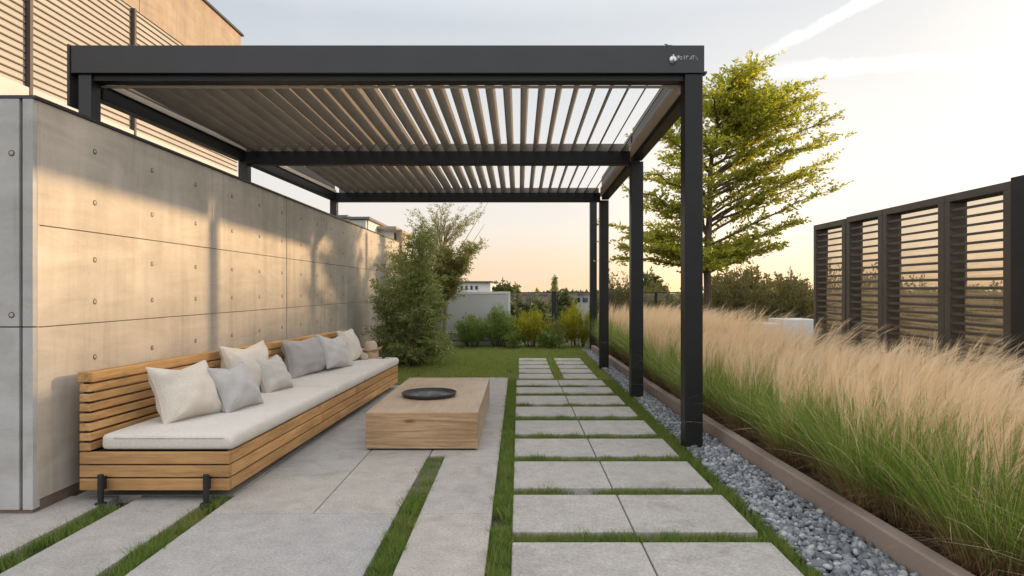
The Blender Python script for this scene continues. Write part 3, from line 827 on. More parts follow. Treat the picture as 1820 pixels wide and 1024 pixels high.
# ------------------------------------------------------------------ bench
A_, B_, C_, D_ = (Vector((-2.39, 3.5)), Vector((-1.573, 3.5)), Vector((-1.42, 7.57)), Vector((-2.05, 7.57)))
def bp(s, t, z):
    q = A_ * (1 - s) * (1 - t) + B_ * s * (1 - t) + C_ * s * t + D_ * (1 - s) * t
    return (q.x, q.y, z)
def bhexa(mb, s0, s1, t0, t1, z0, z1):
    mb.hexa([bp(s0, t0, z0), bp(s1, t0, z0), bp(s1, t1, z0), bp(s0, t1, z0), bp(s0, t0, z1), bp(s1, t0, z1), bp(s1, t1, z1), bp(s0, t1, z1)])
bench = thing('garden_bench', (-1.95, 5.5, 0), 'long slatted teak bench along the concrete wall', 'bench')
mb = MB(); ends = []; z = .058
for k_ in range(3):
    z1 = z + .0635
    cut = (.47, .36, .58)[k_]
    bhexa(mb, .96, 1.0, 0.0075, cut, z, z1); bhexa(mb, .96, 1.0, cut + .0006, 1, z, z1)
    for s1_, ta, tb in ((.999, 0, .0072), (.96, .993, 1.0)):
        e_ = MB(); bhexa(e_, 0, s1_, ta, tb, z, z1); ends.append(e_)
    z += .0715
mb.build('front_boards', M['teak_y'], bench, .004, 2); [e_.build('end_board', M['teak_x'], bench, .004, 2) for e_ in ends]
mb = MB(); bhexa(mb, .03, .95, .01, .99, .07, .262); mb.build('seat_core', M['dark_gap'], bench)
mb = MB()
zb = .2735; ph = (.70 - zb) / 8
for k_ in range(8):
    z0 = zb + ph * k_; last = k_ == 7
    zt0, zt1 = z0 + ph - (.012 if not last else 0), z0 + ph - (.012 if not last else 0)
    s0, s1 = (-.012, .085) if last else (.0, .075)
    for t0, t1 in ((0, (.42, .3, .55, .38, .48, .33, .52, .36)[k_]), ((.42, .3, .55, .38, .48, .33, .52, .36)[k_] + .0006, 1)):
        dz0, dz1 = -.022 * t0 * (k_ + 1) / 8, -.022 * t1 * (k_ + 1) / 8
        mb.hexa([bp(s0, t0, z0 + dz0), bp(s1, t0, z0 + dz0), bp(s1, t1, z0 + dz1), bp(s0, t1, z0 + dz1), bp(s0, t0, zt0 + dz0), bp(s1, t0, zt0 + dz0), bp(s1, t1, zt1 + dz1), bp(s0, t1, zt1 + dz1)])
mb.build('backrest', M['teak_y'], bench, .004, 2)
for t in (.004, .25, .5, .75, .99):
    mb = MB(); bhexa(mb, .015, .055, t, t + .007, .27, .665); mb.build('batten', M['dark_gap'], bench)
for u in (180, 367):
    x = X_at(u, 3.46)
    mb = MB(); mb.tube([(x, 3.455, -.045), (x, 3.455, .158)], .0155, 14); mb.box(x - .006, x + .006, 3.468, 3.499, .07, .14); mb.lathe([(0, .006), (.028, .006), (.03, 0)], 16, (x, 3.455, .0))
    mb.build('leg', M['metal_dark'], bench, .002)
for t in (.33, .66, .97):
    mb = MB(); q = bp(.8, t, 0); mb.box(q[0] - .02, q[0] + .02, q[1] - .02, q[1] + .02, 0, .062); mb.build('leg', M['metal_dark'], bench)


def rounded_grid(hx, hy, hz, r, n=(18, 30, 6)):
    V = []; Fq = []; idx = {}
    def vert(p):
        key = tuple(round(c, 5) for c in p)
        if key not in idx: idx[key] = len(V); V.append(p)
        return idx[key]
    hs = (hx, hy, hz)
    def lin(h, n_): # denser near edges
        t = np.linspace(-1, 1, n_ + 1); return np.sign(t) * (1 - (1 - np.abs(t)) ** 1.6) * h
    L = [lin(h, k) for h, k in zip(hs, n)]
    for ax in range(3):
        a, b_ = [(1, 2), (2, 0), (0, 1)][ax]
        for sgn in (-1, 1):
            for i in range(n[a]):
                for j in range(n[b_]):
                    qd = []
                    for di, dj in ((0, 0), (1, 0), (1, 1), (0, 1)):
                        pt = [0, 0, 0]; pt[ax] = sgn * hs[ax]; pt[a] = L[a][i + di]; pt[b_] = L[b_][j + dj]
                        qd.append(vert(tuple(pt)))
                    Fq.append(qd if sgn > 0 else qd[::-1])
    V = np.array(V); h = np.array(hs)
    inner = np.clip(V, -(h - r), h - r); d = V - inner
    return inner + norm(d) * r, np.array(Fq)

cuts = [(.006, .436), (.440, .640), (.644, .998)]
labs = ['longest pale linen seat cushion at the near end of the bench', 'short middle pale linen seat cushion of the bench', 'pale linen seat cushion at the far end of the bench under the hat']
for (t0, t1), lab in zip(cuts, labs):
    Vg, Fq = rounded_grid(1, 1, 1, .001, (20, 44, 8))
    Ln = (t1 - t0) * 4.07; hx, hy, hz, rr_ = .37, Ln / 2, .045, .024
    Vg, Fq = rounded_grid(hx, hy, hz, rr_, (20, 44, 8))
    out = []
    for x, y, z in Vg:
        a, c = x / hx, y / hy
        zz = .316 + z
        if z > 0: zz += .010 * (1 - a * a) * (1 - c ** 4) + .005 * mnoise.noise(Vector((x * 5, y * 3 + t0 * 40, 0))) * (1 - a ** 6) - .006 * abs(c) ** 8
        bul = .012 * (1 - (z / hz) ** 2) * (1 if a > .9 else 0)
        s = .12 + (a + 1) / 2 * .885; t = t0 + (c + 1) / 2 * (t1 - t0)
        q = bp(s, t, zz); out.append((q[0] + bul, q[1] - (bul if c < -.95 else 0), q[2]))
    o = np_mesh('seat_cushion', out, Fq, None, [M['cushion']], True)
    tag(o, lab, 'cushion', 'seat cushions on the bench')
    mb = MB()
    rim = []
    for k_ in range(61):
        t = t0 + .003 + (t1 - t0 - .006) * k_ / 60; rim.append(bp(1.006, t, .339 - .002 * (k_ in (0, 60))))
    for k_ in range(1, 12):
        rim.insert(0, bp(1.006 - .87 * k_ / 12, t0 - .0008, .339))
    mb.tube([Vector(r_) + Vector((.0, 0, 0)) for r_ in rim], .0026, 5)
    mb.build('seam', M['cushion'], o, 0, 2, True)


def pillow(BL, BR, width, height, thick, lean, mat, label, seed, chop=.16, roll=0):
    """BL, BR: photo pixels of its lower corners on the seat"""
    zs = .352
    def g(px): Y = Y_on(px[1], zs); return Vector((X_at(px[0], Y), Y, zs))
    a, b_ = g(BL), g(BR); mid = (a + b_) / 2; ex = (b_ - a).normalized()
    nrm = Vector((ex.y, -ex.x, 0)); up = (Vector((0, 0, 1)) * math.cos(R(lean)) - nrm * math.sin(R(lean))).normalized(); nf = ex.cross(up)
    if nf.dot(nrm) < 0: nf = -nf
    N = 30; V = []; Fq = []; tt = np.linspace(-1, 1, N + 1)
    tt = np.sign(tt) * (1 - (1 - np.abs(tt)) ** 1.35)
    rs = np.random.default_rng(seed); ph_ = rs.uniform(0, 6, 6)
    for side in (1, -1):
        base = len(V)
        for j, v_ in enumerate(tt):
            for i, u_ in enumerate(tt):
                x = width / 2 * u_ * (1 - .11 * (1 - v_ * v_)); y = height / 2 * v_ * (1 - .10 * (1 - u_ * u_))
                if v_ > 0: y -= chop * height * v_ ** 2 * (1 - abs(u_)) ** 1.4 * .5
                prof = max(0, (1 - u_ * u_) * (1 - v_ * v_)) ** .4
                dent = 1 - .35 * chop * 4 * math.exp(-(u_ * 2.2) ** 2) * max(0, v_)
                sag = 1 + .25 * (-v_) * .6
                zt = side * thick * .76 * prof * dent * sag
                amp = min(1, 5 * prof) * .011
                zt += side * amp * (mnoise.noise(Vector((u_ * 2.3 + seed * 3, v_ * 2.3, side))) * 1.3 + .5 * math.sin(u_ * 7 + v_ * 4 + ph_[0]) * (abs(v_) ** 2) + .5 * math.sin(v_ * 8 - u_ * 5 + ph_[1]) * (abs(u_) ** 2))
                for cu, cv in ((-1, -1), (1, -1), (-1, 1), (1, 1)):
                    du, dv = u_ - cu, v_ - cv; dd = math.hypot(du, dv)
                    zt += side * amp * .6 * math.exp(-dd * 1.6) * math.sin(9 * math.atan2(dv, du) + ph_[2] + cu * 2 + cv) * min(1, dd * 3)
                cr = math.cos(R(roll)); sr = math.sin(R(roll)); x2, y2 = x * cr - y * sr, x * sr + y * cr
                V.append(mid + ex * x2 + up * (y2 + height * .465) + nf * zt - nrm * 0)
        for j in range(N):
            for i in range(N):
                q_ = [base + j * (N + 1) + i, base + j * (N + 1) + i + 1, base + (j + 1) * (N + 1) + i + 1, base + (j + 1) * (N + 1) + i]
                Fq.append(q_ if side > 0 else q_[::-1])
    sh_ = max([0] + [(-2.39 + .34 * (v_.y - 3.5) / 4.07 + .088 - v_.x) for v_ in V if v_.z < .69])
    V = [v_ + Vector((sh_, 0, 0)) for v_ in V]
    zmin = min(v_.z for v_ in V)
    V = [v_ + Vector((0, 0, .352 - zmin)) for v_ in V]
    o = np_mesh('throw_pillow', [tuple(v_) for v_ in V], Fq, None, [mat], True)
    tag(o, label, 'pillow', 'throw pillows on the bench')
    # seam piping
    edge = []
    for k_ in range(N): edge.append(V[k_])
    for k_ in range(N): edge.append(V[k_ * (N + 1) + N])
    for k_ in range(N): edge.append(V[N * (N + 1) + N - k_])
    for k_ in range(N + 1): edge.append(V[(N - k_) * (N + 1)])
    mb = MB(); mb.tube(edge, .0032, 6); mb.build('seam', mat, o, 0, 2, True)
    return o
pillow((300, 757), (386, 738), .42, .37, .15, 24, M['cream'], 'large cream pillow nearest the camera against the slatted backrest', 1)
pillow((402, 740), (466, 721), .38, .33, .13, 28, M['grey'], 'blue grey pillow overlapping the large cream pillow at the near end', 2)
pillow((394, 713), (480, 690), .56, .40, .14, 14, M['cream'], 'cream pillow tucked behind the blue grey and the small greige pillow', 3)
pillow((472, 704), (521, 690), .36, .30, .12, 28, M['greige'], 'small greige pillow in front of the second cream pillow', 4)
pillow((491, 680), (571, 657), .74, .36, .13, 12, M['midgrey'], 'wide mid grey pillow, first of the far three on the bench', 5, .08)
pillow((582, 663), (628, 653), .42, .36, .13, 26, M['lightgrey'], 'pale bluish grey pillow leaning between the mid grey and the upright cream one', 6, .2, -6)
pillow((622, 646), (642, 640), .42, .38, .11, 22, M['cream'], 'upright cream pillow at the far end next to the hat', 7, .03)

# ------------------------------------------------------------------ hat, basket, rolled towel, slipper
hy, zs = 7.38, .356
c = Vector((X_at(659, hy), hy + .02, zs))
e = thing('round_basket', tuple(c), 'round tan woven basket under the hat at the far end of the bench', 'basket')
mb = MB(); mb.lathe([(0, 0), (.075, 0), (.085, .02), (.082, .075), (.080, .085), (.06, .083), (0, .083)], 28, c); mb.build('basket_body', M['straw'], e, 0, 2, True)
mb = MB(); mb.torus(.082, .006, (c.x, c.y, c.z + .082), 36, 8); mb.build('rim', M['straw'], e, 0, 2, True)
c2 = c + Vector((0, 0, .095))
e = thing('felt_hat', tuple(c2), 'pale felt hat with tall crown and upturned brim on top of the basket', 'hat')
tilt = Matrix.Rotation(R(-5), 3, 'Y')
mb = MB(); mb.lathe([(.075, .0), (.073, .03), (.069, .075), (.055, .1), (.03, .11), (0, .112)], 32, c2, M=tilt); mb.build('crown', M['felt'], e, 0, 2, True)
mb = MB()
pr = []
vs = []; fs = []
for i, rr_ in enumerate((.070, .085, .105, .125, .122, .1, .08, .07)):
    for k_ in range(40):
        a = 2 * math.pi * k_ / 40; up_ = (.012 + .018 * math.cos(a) ** 2) * ((rr_ - .07) / .055) ** 2 - (.008 if i < 4 else .014) * (1 - (rr_ - .07) / .055) - (.005 if i >= 4 else 0)
        vs.append(c2 + tilt @ Vector((rr_ * math.cos(a) * 1.05, rr_ * math.sin(a) * .92, up_ + .006)))
for i in range(7):
    for k_ in range(40): fs.append((i * 40 + k_, i * 40 + (k_ + 1) % 40, (i + 1) * 40 + (k_ + 1) % 40, (i + 1) * 40 + k_))
mb.add(vs, fs); mb.build('brim', M['straw'], e, 0, 2, True)
mb = MB(); mb.lathe([(.0762, .004), (.0758, .018), (.0745, .02)], 32, c2, M=tilt); mb.build('band', M['felt'], e, 0, 2, True)
r0 = Vector((X_at(645, 7.22), 7.22, zs + .046))
mb = MB(); dv = Vector((.45, -.85, 0)).normalized()
mb.tube([r0 - dv * .09, r0 - dv * .086, r0 + dv * .066, r0 + dv * .082, r0 + dv * .088], [.03, .044, .045, .040, .022], 20)
o = mb.build('rolled_towel', M['felt'], None, 0, 2, True); tag(o, 'rolled beige towel lying between the upright cream pillow and the basket', 'towel')
s0 = Vector((X_at(678, 7.34), 7.34, zs))
e = thing('slipper', tuple(s0), 'flat dark slipper lying at the far right end of the bench', 'slipper')
mb = MB(); vs = []
for k_ in range(24):
    a = 2 * math.pi * k_ / 24; vs.append((s0.x + .085 * math.cos(a), s0.y + (.032 + .008 * math.cos(a)) * math.sin(a)))
mb.add([(x, y, zs) for x, y in vs] + [(x, y, zs + .014) for x, y in vs], [tuple(range(23, -1, -1)), tuple(range(24, 48))] + [(i, (i + 1) % 24, 24 + (i + 1) % 24, 24 + i) for i in range(24)])
mb.build('sole', M['midgrey'], e, .004)
mb = MB(); mb.tube([(s0.x + .03, s0.y - .035, zs + .012), (s0.x + .02, s0.y - .02, zs + .04), (s0.x + .015, s0.y + .02, zs + .04), (s0.x + .03, s0.y + .035, zs + .012)], .011, 8)
mb.build('strap', M['metal_dark'], e, 0, 2, True)

# ------------------------------------------------------------------ table with tray
TX0, TX1, TY0, TY1, TZ = -1.094, -.292, 4.60, 6.45, .270
t_ = thing('coffee_table', (-.69, 5.5, 0), 'low solid oak block coffee table on the patio', 'table')
for ya in (TY0, TY1 - .02):
    mb = MB(); mb.box(TX0, TX1, ya, ya + .02, .014, TZ - .0005); mb.build('end_panel', M['oak_x'], t_, .0025, 2)
mb = MB(); mb.box(TX0, TX1, TY0 + .0205, TY1 - .0205, .014, TZ); mb.build('block', M['oak_y'], t_, .0025, 2)
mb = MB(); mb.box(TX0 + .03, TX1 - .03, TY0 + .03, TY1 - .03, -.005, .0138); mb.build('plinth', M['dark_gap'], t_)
tc_ = (X_at(763, 5.33), 5.33, TZ)
tr = thing('serving_tray', tc_, 'round black woven tray on the oak coffee table', 'tray')
mb = MB(); mb.lathe([(0, .004), (.195, .004), (.205, .008), (.214, .022), (.219, .030), (.224, .029), (.222, .020), (.210, .003), (.19, .0005), (0, .0005)], 64, tc_); mb.build('tray_dish', M['wicker'], tr, 0, 2, True)
mb = MB()
for k_ in range(11): mb.torus(.02 + .0165 * k_, .0026, (tc_[0], tc_[1], tc_[2] + .0065 + .0012 * (k_ > 8)), 56, 5)
for k_ in range(44):
    a = 2 * math.pi * k_ / 44; r0_ = .02 if k_ % 4 == 0 else .09
    mb.tube([(tc_[0] + r0_ * math.cos(a), tc_[1] + r0_ * math.sin(a), tc_[2] + .009), (tc_[0] + .19 * math.cos(a), tc_[1] + .19 * math.sin(a), tc_[2] + .010)], .0024, 5)
M['wicker_light'] = surf('worn wicker', (.10, .10, .10), (.20, .20, .20), 60, .4, .3, 200)
mb.build('weave', M['wicker_light'], tr, 0, 2, True)
mb = MB(); mb.torus(.221, .006, (tc_[0], tc_[1], tc_[2] + .030), 72, 8); mb.build('rim', M['wicker'], tr, 0, 2, True)

# ------------------------------------------------------------------ louvre screens on the right
SX, ST = 3.40, 1.90
def screen(y0, y1, label, zt, dx=0):
    e = thing('louvre_screen', (SX + dx, (y0 + y1) / 2, 0), label, 'screen', 'bronze louvre screens behind the grasses')
    x0 = SX + dx
    for a, b_ in ((y0, y0 + .075), (y1 - .06, y1)):
        mb = MB(); mb.box(x0 - .012, x0 + .13, a, b_, 0, zt - .0605); mb.build('jamb', M['screen_frame'], e, .003)
    mb = MB(); mb.box(x0 - .012, x0 + .14, y0, y1, zt - .06, zt); mb.build('top_rail', M['screen_frame'], e, .003)
    mb = MB(); mb.box(x0, x0 + .12, y0 + .076, y1 - .061, .36, .42); mb.build('bottom_rail', M['screen_frame'], e, .003)
    mb = MB(); z = .47
    while z < zt - .10:
        mb.hexa([(x0 + .0, y0 + .076, z), (x0 + .035, y0 + .076, z + .005), (x0 + .035, y1 - .061, z + .005), (x0 + .0, y1 - .061, z),
                 (x0 + .0, y0 + .076, z + .020), (x0 + .035, y0 + .076, z + .025), (x0 + .035, y1 - .061, z + .025), (x0 + .0, y1 - .061, z + .020)])
        z += .068
    mb.build('slats', M['screen_frame'], e, .002)
    mb = MB(); mb.box(x0 + .108, x0 + .114, y0 + .077, y1 - .062, .425, zt - .062); mb.build('pane', M['streak_glass'], e)
screen(6.74, 7.466, 'far left louvre screen, hinged panel with a gap beside it', ST - .005, .03)
screen(6.0, 6.66, 'narrow louvre screen, second from the left', ST)
screen(5.13, 5.995, 'wide louvre screen, third from the left', ST)
screen(4.43, 5.125, 'nearest louvre screen beside the dark end panel', ST)
e = thing('fence_panel', (SX, 3, 0), 'solid dark fence panel at the right edge of the picture', 'fence')
mb = MB(); mb.box(SX - .02, SX + .16, 4.29, 4.425, 0, ST + .02); mb.build('post', M['metal_dark'], e, .003)
mb = MB()
for k_ in range(4): mb.box(SX + .02, SX + .1, .4 + k_ * .97, 1.365 + k_ * .97, 0, ST)
mb.build('boards', M['metal_dark'], e, .003)

# ------------------------------------------------------------------ vegetation
def sprays(stems, r, twig_n, twig_len, twig_ang, leaf_n, leaf_l, leaf_w, flat=.5, t0=.25, grav=0.0, fwd=.6, taper=.65):
    """stems: list of polylines (k,3). Returns (V,q) of leaves and list of twig polylines"""
    C = []; Dd = []; tw = []
    for st in stems:
        st = np.asarray(st, float); k = len(st)
        for i in range(twig_n):
            t = t0 + (1 - t0) * (i + r.uniform(0, 1)) / twig_n
            f = t * (k - 1); a = min(int(f), k - 2); pt = st[a] + (st[a + 1] - st[a]) * (f - a); d = norm(st[a + 1] - st[a])
            s_ = norm(np.cross(d, [0, 0, 1.]) + 1e-6) * (1 if i % 2 else -1)
            rn = r.normal(0, 1, 3); rn[2] *= (1 - flat)
            td = norm(d * math.cos(twig_ang) + s_ * math.sin(twig_ang) + rn * .45 + np.array([0, 0, grav]))
            L = twig_len * (1.1 - taper * t) * r.uniform(.6, 1.3)
            p2 = pt + td * L + np.array([0, 0, grav * .5 * L])
            tw.append(np.stack([pt, pt + td * L * .5 - np.array([0, 0, grav * .1 * L]), p2]))
            n_ = max(2, int(leaf_n * (1.15 - .5 * t)))
            tt = r.uniform(.1, 1.05, n_)[:, None]
            C.append(pt + (p2 - pt) * tt + r.normal(0, .06 * twig_len, (n_, 3)) * np.array([1, 1, 1 - flat * .7]))
            ld = td * fwd + r.normal(0, .55, (n_, 3)) * np.array([1, 1, 1 - flat * .4]); Dd.append(ld)
    C = np.concatenate(C); Dd = np.concatenate(Dd); n_ = len(C)
    return leaves(C, Dd, leaf_l * r.uniform(.6, 1.25, n_), leaf_w * r.uniform(.7, 1.2, n_), r), tw


def twig_mesh(name, tw, mat, parent, wd=.006):
    tw = np.array(tw); P0, P1, P2 = tw[:, 0], tw[:, 1], tw[:, 2]
    W = norm(np.cross(P2 - P0, rng.normal(size=P0.shape)))
    V, q, t = ribbons(P0, P1, P2, W, wd, 2)
    o = np_mesh(name, V, q, t, [mat], False, parent); return o


def curve(p0, p1, p2, n_=7):
    t = np.linspace(0, 1, n_)[:, None]; p0, p1, p2 = map(np.asarray, (p0, p1, p2))
    return (1 - t) ** 2 * p0 + 2 * t * (1 - t) * p1 + t * t * p2

# --- the big tree on the right
ty = 12.0; tx = X_at(1258, ty)
tree = thing('honey_locust', (tx, ty, 0), 'tall feathery green tree with backlit crown behind the right pergola posts', 'tree')
r_ = np.random.default_rng(21)
mb = MB()
trunk = [(tx, ty, -.05), (tx + .01, ty, .8), (tx - .02, ty, 1.7), (tx + .03, ty, 2.5), (tx + .05, ty + .02, 3.4), (tx + .15, ty, 4.1), (tx + .2, ty, 4.75)]
mb.tube(trunk, [.088, .074, .068, .056, .042, .026, .01], 12)
tips = [(2.0, 4.85), (2.2, 3.9), (2.1, 3.3), (1.95, 2.9), (1.72, 2.4), (1.45, 1.95), (.80, 4.95), (.25, 4.85), (1.45, 4.5), (1.9, 4.35), (1.1, 4.4), (1.3, 3.6), (.9, 2.0), (1.6, 3.2),
        (-1.78, 1.72), (-1.82, 2.45), (-1.5, 2.95), (-1.3, 3.4), (-1.15, 3.95), (-.7, 4.2), (-.3, 4.5), (-1.0, 2.1), (-1.1, 2.7), (-.8, 3.3), (-.5, 1.8), (.5, 4.6), (.5, 1.95), (-1.55, 2.1), (.6, 5.0), (1.75, 4.7), (1.15, 4.05), (1.7, 3.75), (1.6, 4.95), (2.05, 4.6), (1.2, 4.9), (2.15, 4.25), (1.85, 5.0), (2.3, 3.6), (-1.7, 1.95), (-.6, 2.6), (-.6, 3.7)]
stems = []
def trunk_at(z):
    for (a, b_) in zip(trunk, trunk[1:]):
        if a[2] <= z <= b_[2]:
            f = (z - a[2]) / (b_[2] - a[2]); return np.array(a) + (np.array(b_) - np.array(a)) * f
    return np.array(trunk[-1])
for k_ in range(2):
    for dx, z in tips:
        dy = r_.uniform(-1.0, 1.0) * (1 - .35 * abs(dx) / 2.4) * 1.25
        sc = 1 if k_ == 0 else r_.uniform(.5, .9)
        z_ = z if k_ == 0 else z + r_.uniform(-.3, .25)
        z0 = max(1.45, min(z_ - .42 * abs(dx) * sc - .12, 4.9)); p0 = trunk_at(z0)
        p2 = np.array([tx + dx * sc, ty + dy, z_]); mid = (p0 + p2) / 2 + np.array([0, 0, .10 if dx > 0 else .22])
        st = curve(p0, mid, p2, 8); st[1:-1] += r_.normal(0, .03, (6, 3)); stems.append(st)
        mb.tube([tuple(q_) for q_ in st], list(np.linspace(.028, .005, 8)), 6)
mb.build('trunk', M['bark'], tree, 0, 2, True)
(V, q_), tw = sprays(stems, r_, 28, .45, R(46), 24, .084, .038, .86, .16, .02, .7, .35)
cr = np_mesh('crown', V, q_, None, [M['treeleaf']], False, tree)
twig_mesh('twigs', tw, M['bark'], tree)

# --- left: dense bush against the wall and slim tree behind
by_, bx_ = 9.9, X_at(724, 9.9)
bush = thing('climbing_bush', (bx_, by_, 0), 'dense dark green bush bulging from the wall past the bench', 'bush')
r_ = np.random.default_rng(5); stems = []
sil = [(-.52, .55), (-.48, .95), (-.36, 1.25), (-.24, 1.5), (-.12, 1.75), (.05, 1.85), (.22, 1.95), (.40, 1.85), (.3, 2.1), (.46, 1.95), (.18, 2.05), (.46, 1.4), (.52, 1.1), (.50, .85), (.56, .5), (.60, .25), (.58, .4), (.35, 1.5), (-.55, .3), (0, 1.3), (.1, .9), (-.2, .7), (.3, .5), (-.05, .35), (.15, 1.55), (-.3, 1.0), (.42, 1.05), (.25, .25), (-.15, .2)]
for k_ in range(4):
    for dx, z in sil:
        a = r_.uniform(-1, 1); p0 = (bx_ + dx * .3 + r_.normal(0, .05), by_ + r_.normal(0, .15), .0)
        p2 = (bx_ + dx * r_.uniform(.8, 1.12), by_ + a * .62 - .05, z * r_.uniform(.85, 1.05) )
        stems.append(curve(p0, (bx_ + dx * .6, by_ + a * .35, z * .8 + .15), p2, 7))
(V, q_), tw = sprays(stems, r_, 20, .25, R(50), 26, .056, .013, .2, .22, -.22, .9)
np_mesh('foliage', V, q_, None, [M['bushleaf']], False, bush); 
mb = MB()
for st in stems[::5]: mb.tube([tuple(x) for x in st], list(np.linspace(.014, .003, 7)), 5)
mb.build('stem', M['bark'], bush, 0, 2, True)

sy = 12.2; sx_ = X_at(790, sy)
sap = thing('slim_tree', (sx_, sy, 0), 'slender pale trunked tree with wispy olive crown rising behind the dark bush', 'tree')
r_ = np.random.default_rng(9); mb = MB()
trunk = [(sx_ - .01, sy, -.05), (sx_, sy, .4), (sx_ + .03, sy, .9), (sx_ + .05, sy, 1.3), (sx_ + .0, sy, 1.7), (sx_ - .1, sy, 2.1)]
mb.tube(trunk, [.04, .036, .032, .026, .018, .01], 10)
stems = []
tipsS = [(740, 372), (765, 365), (790, 362), (815, 372), (842, 372), (856, 366), (850, 430), (835, 455), (720, 420), (705, 450), (700, 480), (735, 400), (775, 385), (800, 400), (826, 400), (760, 430), (815, 470), (745, 470), (722, 500), (800, 440), (780, 470), (755, 410), (700, 520), (790, 500), (735, 530)]
for k_ in range(3):
    for (u, v_) in tipsS:
        u2, v2 = u + r_.normal(0, 7), v_ + r_.normal(0, 6)
        yy_ = sy + r_.uniform(-.45, .45); p2 = np.array([X_at(u2, sy), yy_, Z_at(v2, sy)])
        z0 = max(.85, min(p2[2] - .75, 1.9)); f = np.clip((z0 - .9) / 1.2, 0, 1)
        p0 = np.array([sx_ + .05 - .15 * f, sy, z0])
        mid = (p0 + p2) / 2 + np.array([-.05 * np.sign(p2[0] - sx_), 0, .10]); st = curve(p0, mid, p2, 7); stems.append(st)
        mb.tube([tuple(x) for x in st], list(np.linspace(.008, .002, 7)), 5)
mb.build('trunk', M['palebark'], sap, 0, 2, True)
low = [s for s in stems if s[-1][2] < 2.05]; high = [s for s in stems if s[-1][2] >= 2.05]
(V, q_), tw = sprays(low, r_, 36, .30, R(50), 32, .055, .016, .15, .15, -.08, .8)
(V2, q2), tw2 = sprays(high, r_, 14, .20, R(38), 9, .055, .016, .1, .25, .0)
np_mesh('crown', np.concatenate([V, V2]), np.concatenate([q_, q2 + len(V)]), None, [M['oliveleaf']], False, sap)
twig_mesh('twigs', tw + tw2, M['palebark'], sap, .005)
# long arched canes
for (ua, va, ub, vb) in ((800, 470, 868, 362), (805, 480, 862, 400), (725, 440, 716, 410)):
    st = curve((X_at(ua, sy), sy, Z_at(va, sy)), (X_at((ua * .45 + ub * .55), sy), sy - .1, Z_at(va * .35 + vb * .65 + 12, sy)), (X_at(ub, sy), sy - .15, Z_at(vb, sy)), 8)
    mb = MB(); mb.tube([tuple(x) for x in st], list(np.linspace(.009, .003, 8)), 5); mb.build('cane', M['palebark'], sap, 0, 2, True)

# --- shrubs in front of the far fence
def fan_shrub(u0, u1, vt, Y, mat, label, seed, n_st, wispy=False):
    r_ = np.random.default_rng(seed); cx = X_at((u0 + u1) / 2, Y); hw = (X_at(u1, Y) - X_at(u0, Y)) / 2; ht = Z_at(vt, Y)
    e = thing('garden_shrub', (cx, Y, 0), label, 'shrub', 'shrubs in a row before the far fence')
    stems = []
    for i in range(n_st):
        a = r_.uniform(-1, 1); d = r_.uniform(-1, 1); el_ = math.sqrt(max(.05, 1 - .55 * a * a - .2 * d * d)) * r_.uniform(.72, 1.04)
        stems.append(curve((cx + a * hw * .35, Y + d * .12, 0), (cx + a * hw * .55, Y + d * .25, ht * el_ * .6), (cx + a * hw * .92, Y + d * hw * .9, ht * el_), 6))
    (V, q_), tw = sprays(stems, r_, 20, .13, R(30), 8, .075, .012 if not wispy else .007, .0, .12, .12, 1.0)
    np_mesh('foliage', V, q_, None, [mat], False, e)
    mb = MB()
    for st in stems[::3]: mb.tube([tuple(x) for x in st], list(np.linspace(.007, .002, 6)), 4)
    mb.build('stem', M['bark'], e, 0, 2, True)
fan_shrub(808, 870, 562, 12.95, M['shrubleaf'], 'leftmost dark green shrub before the pale screen', 31, 46)
fan_shrub(858, 916, 545, 13.0, M['shrubleaf'], 'taller dark green shrub at the right end of the pale screen', 32, 50)
fan_shrub(912, 980, 552, 13.0, M['limeleaf'], 'round yellow green shrub in the middle of the row', 33, 52)
fan_shrub(968, 1008, 565, 12.8, M['oliveleaf'], 'thin greyish shrub between the two yellow green ones', 34, 20, True)
fan_shrub(992, 1060, 540, 13.0, M['limeleaf'], 'tall yellow green shrub beside the far posts', 35, 56)
fan_shrub(898, 930, 590, 12.8, M['shrubleaf'], 'low dark shrub under the yellow green middle one', 36, 24)
fan_shrub(955, 1000, 588, 12.75, M['shrubleaf'], 'low dark shrub under the thin greyish one', 37, 26)

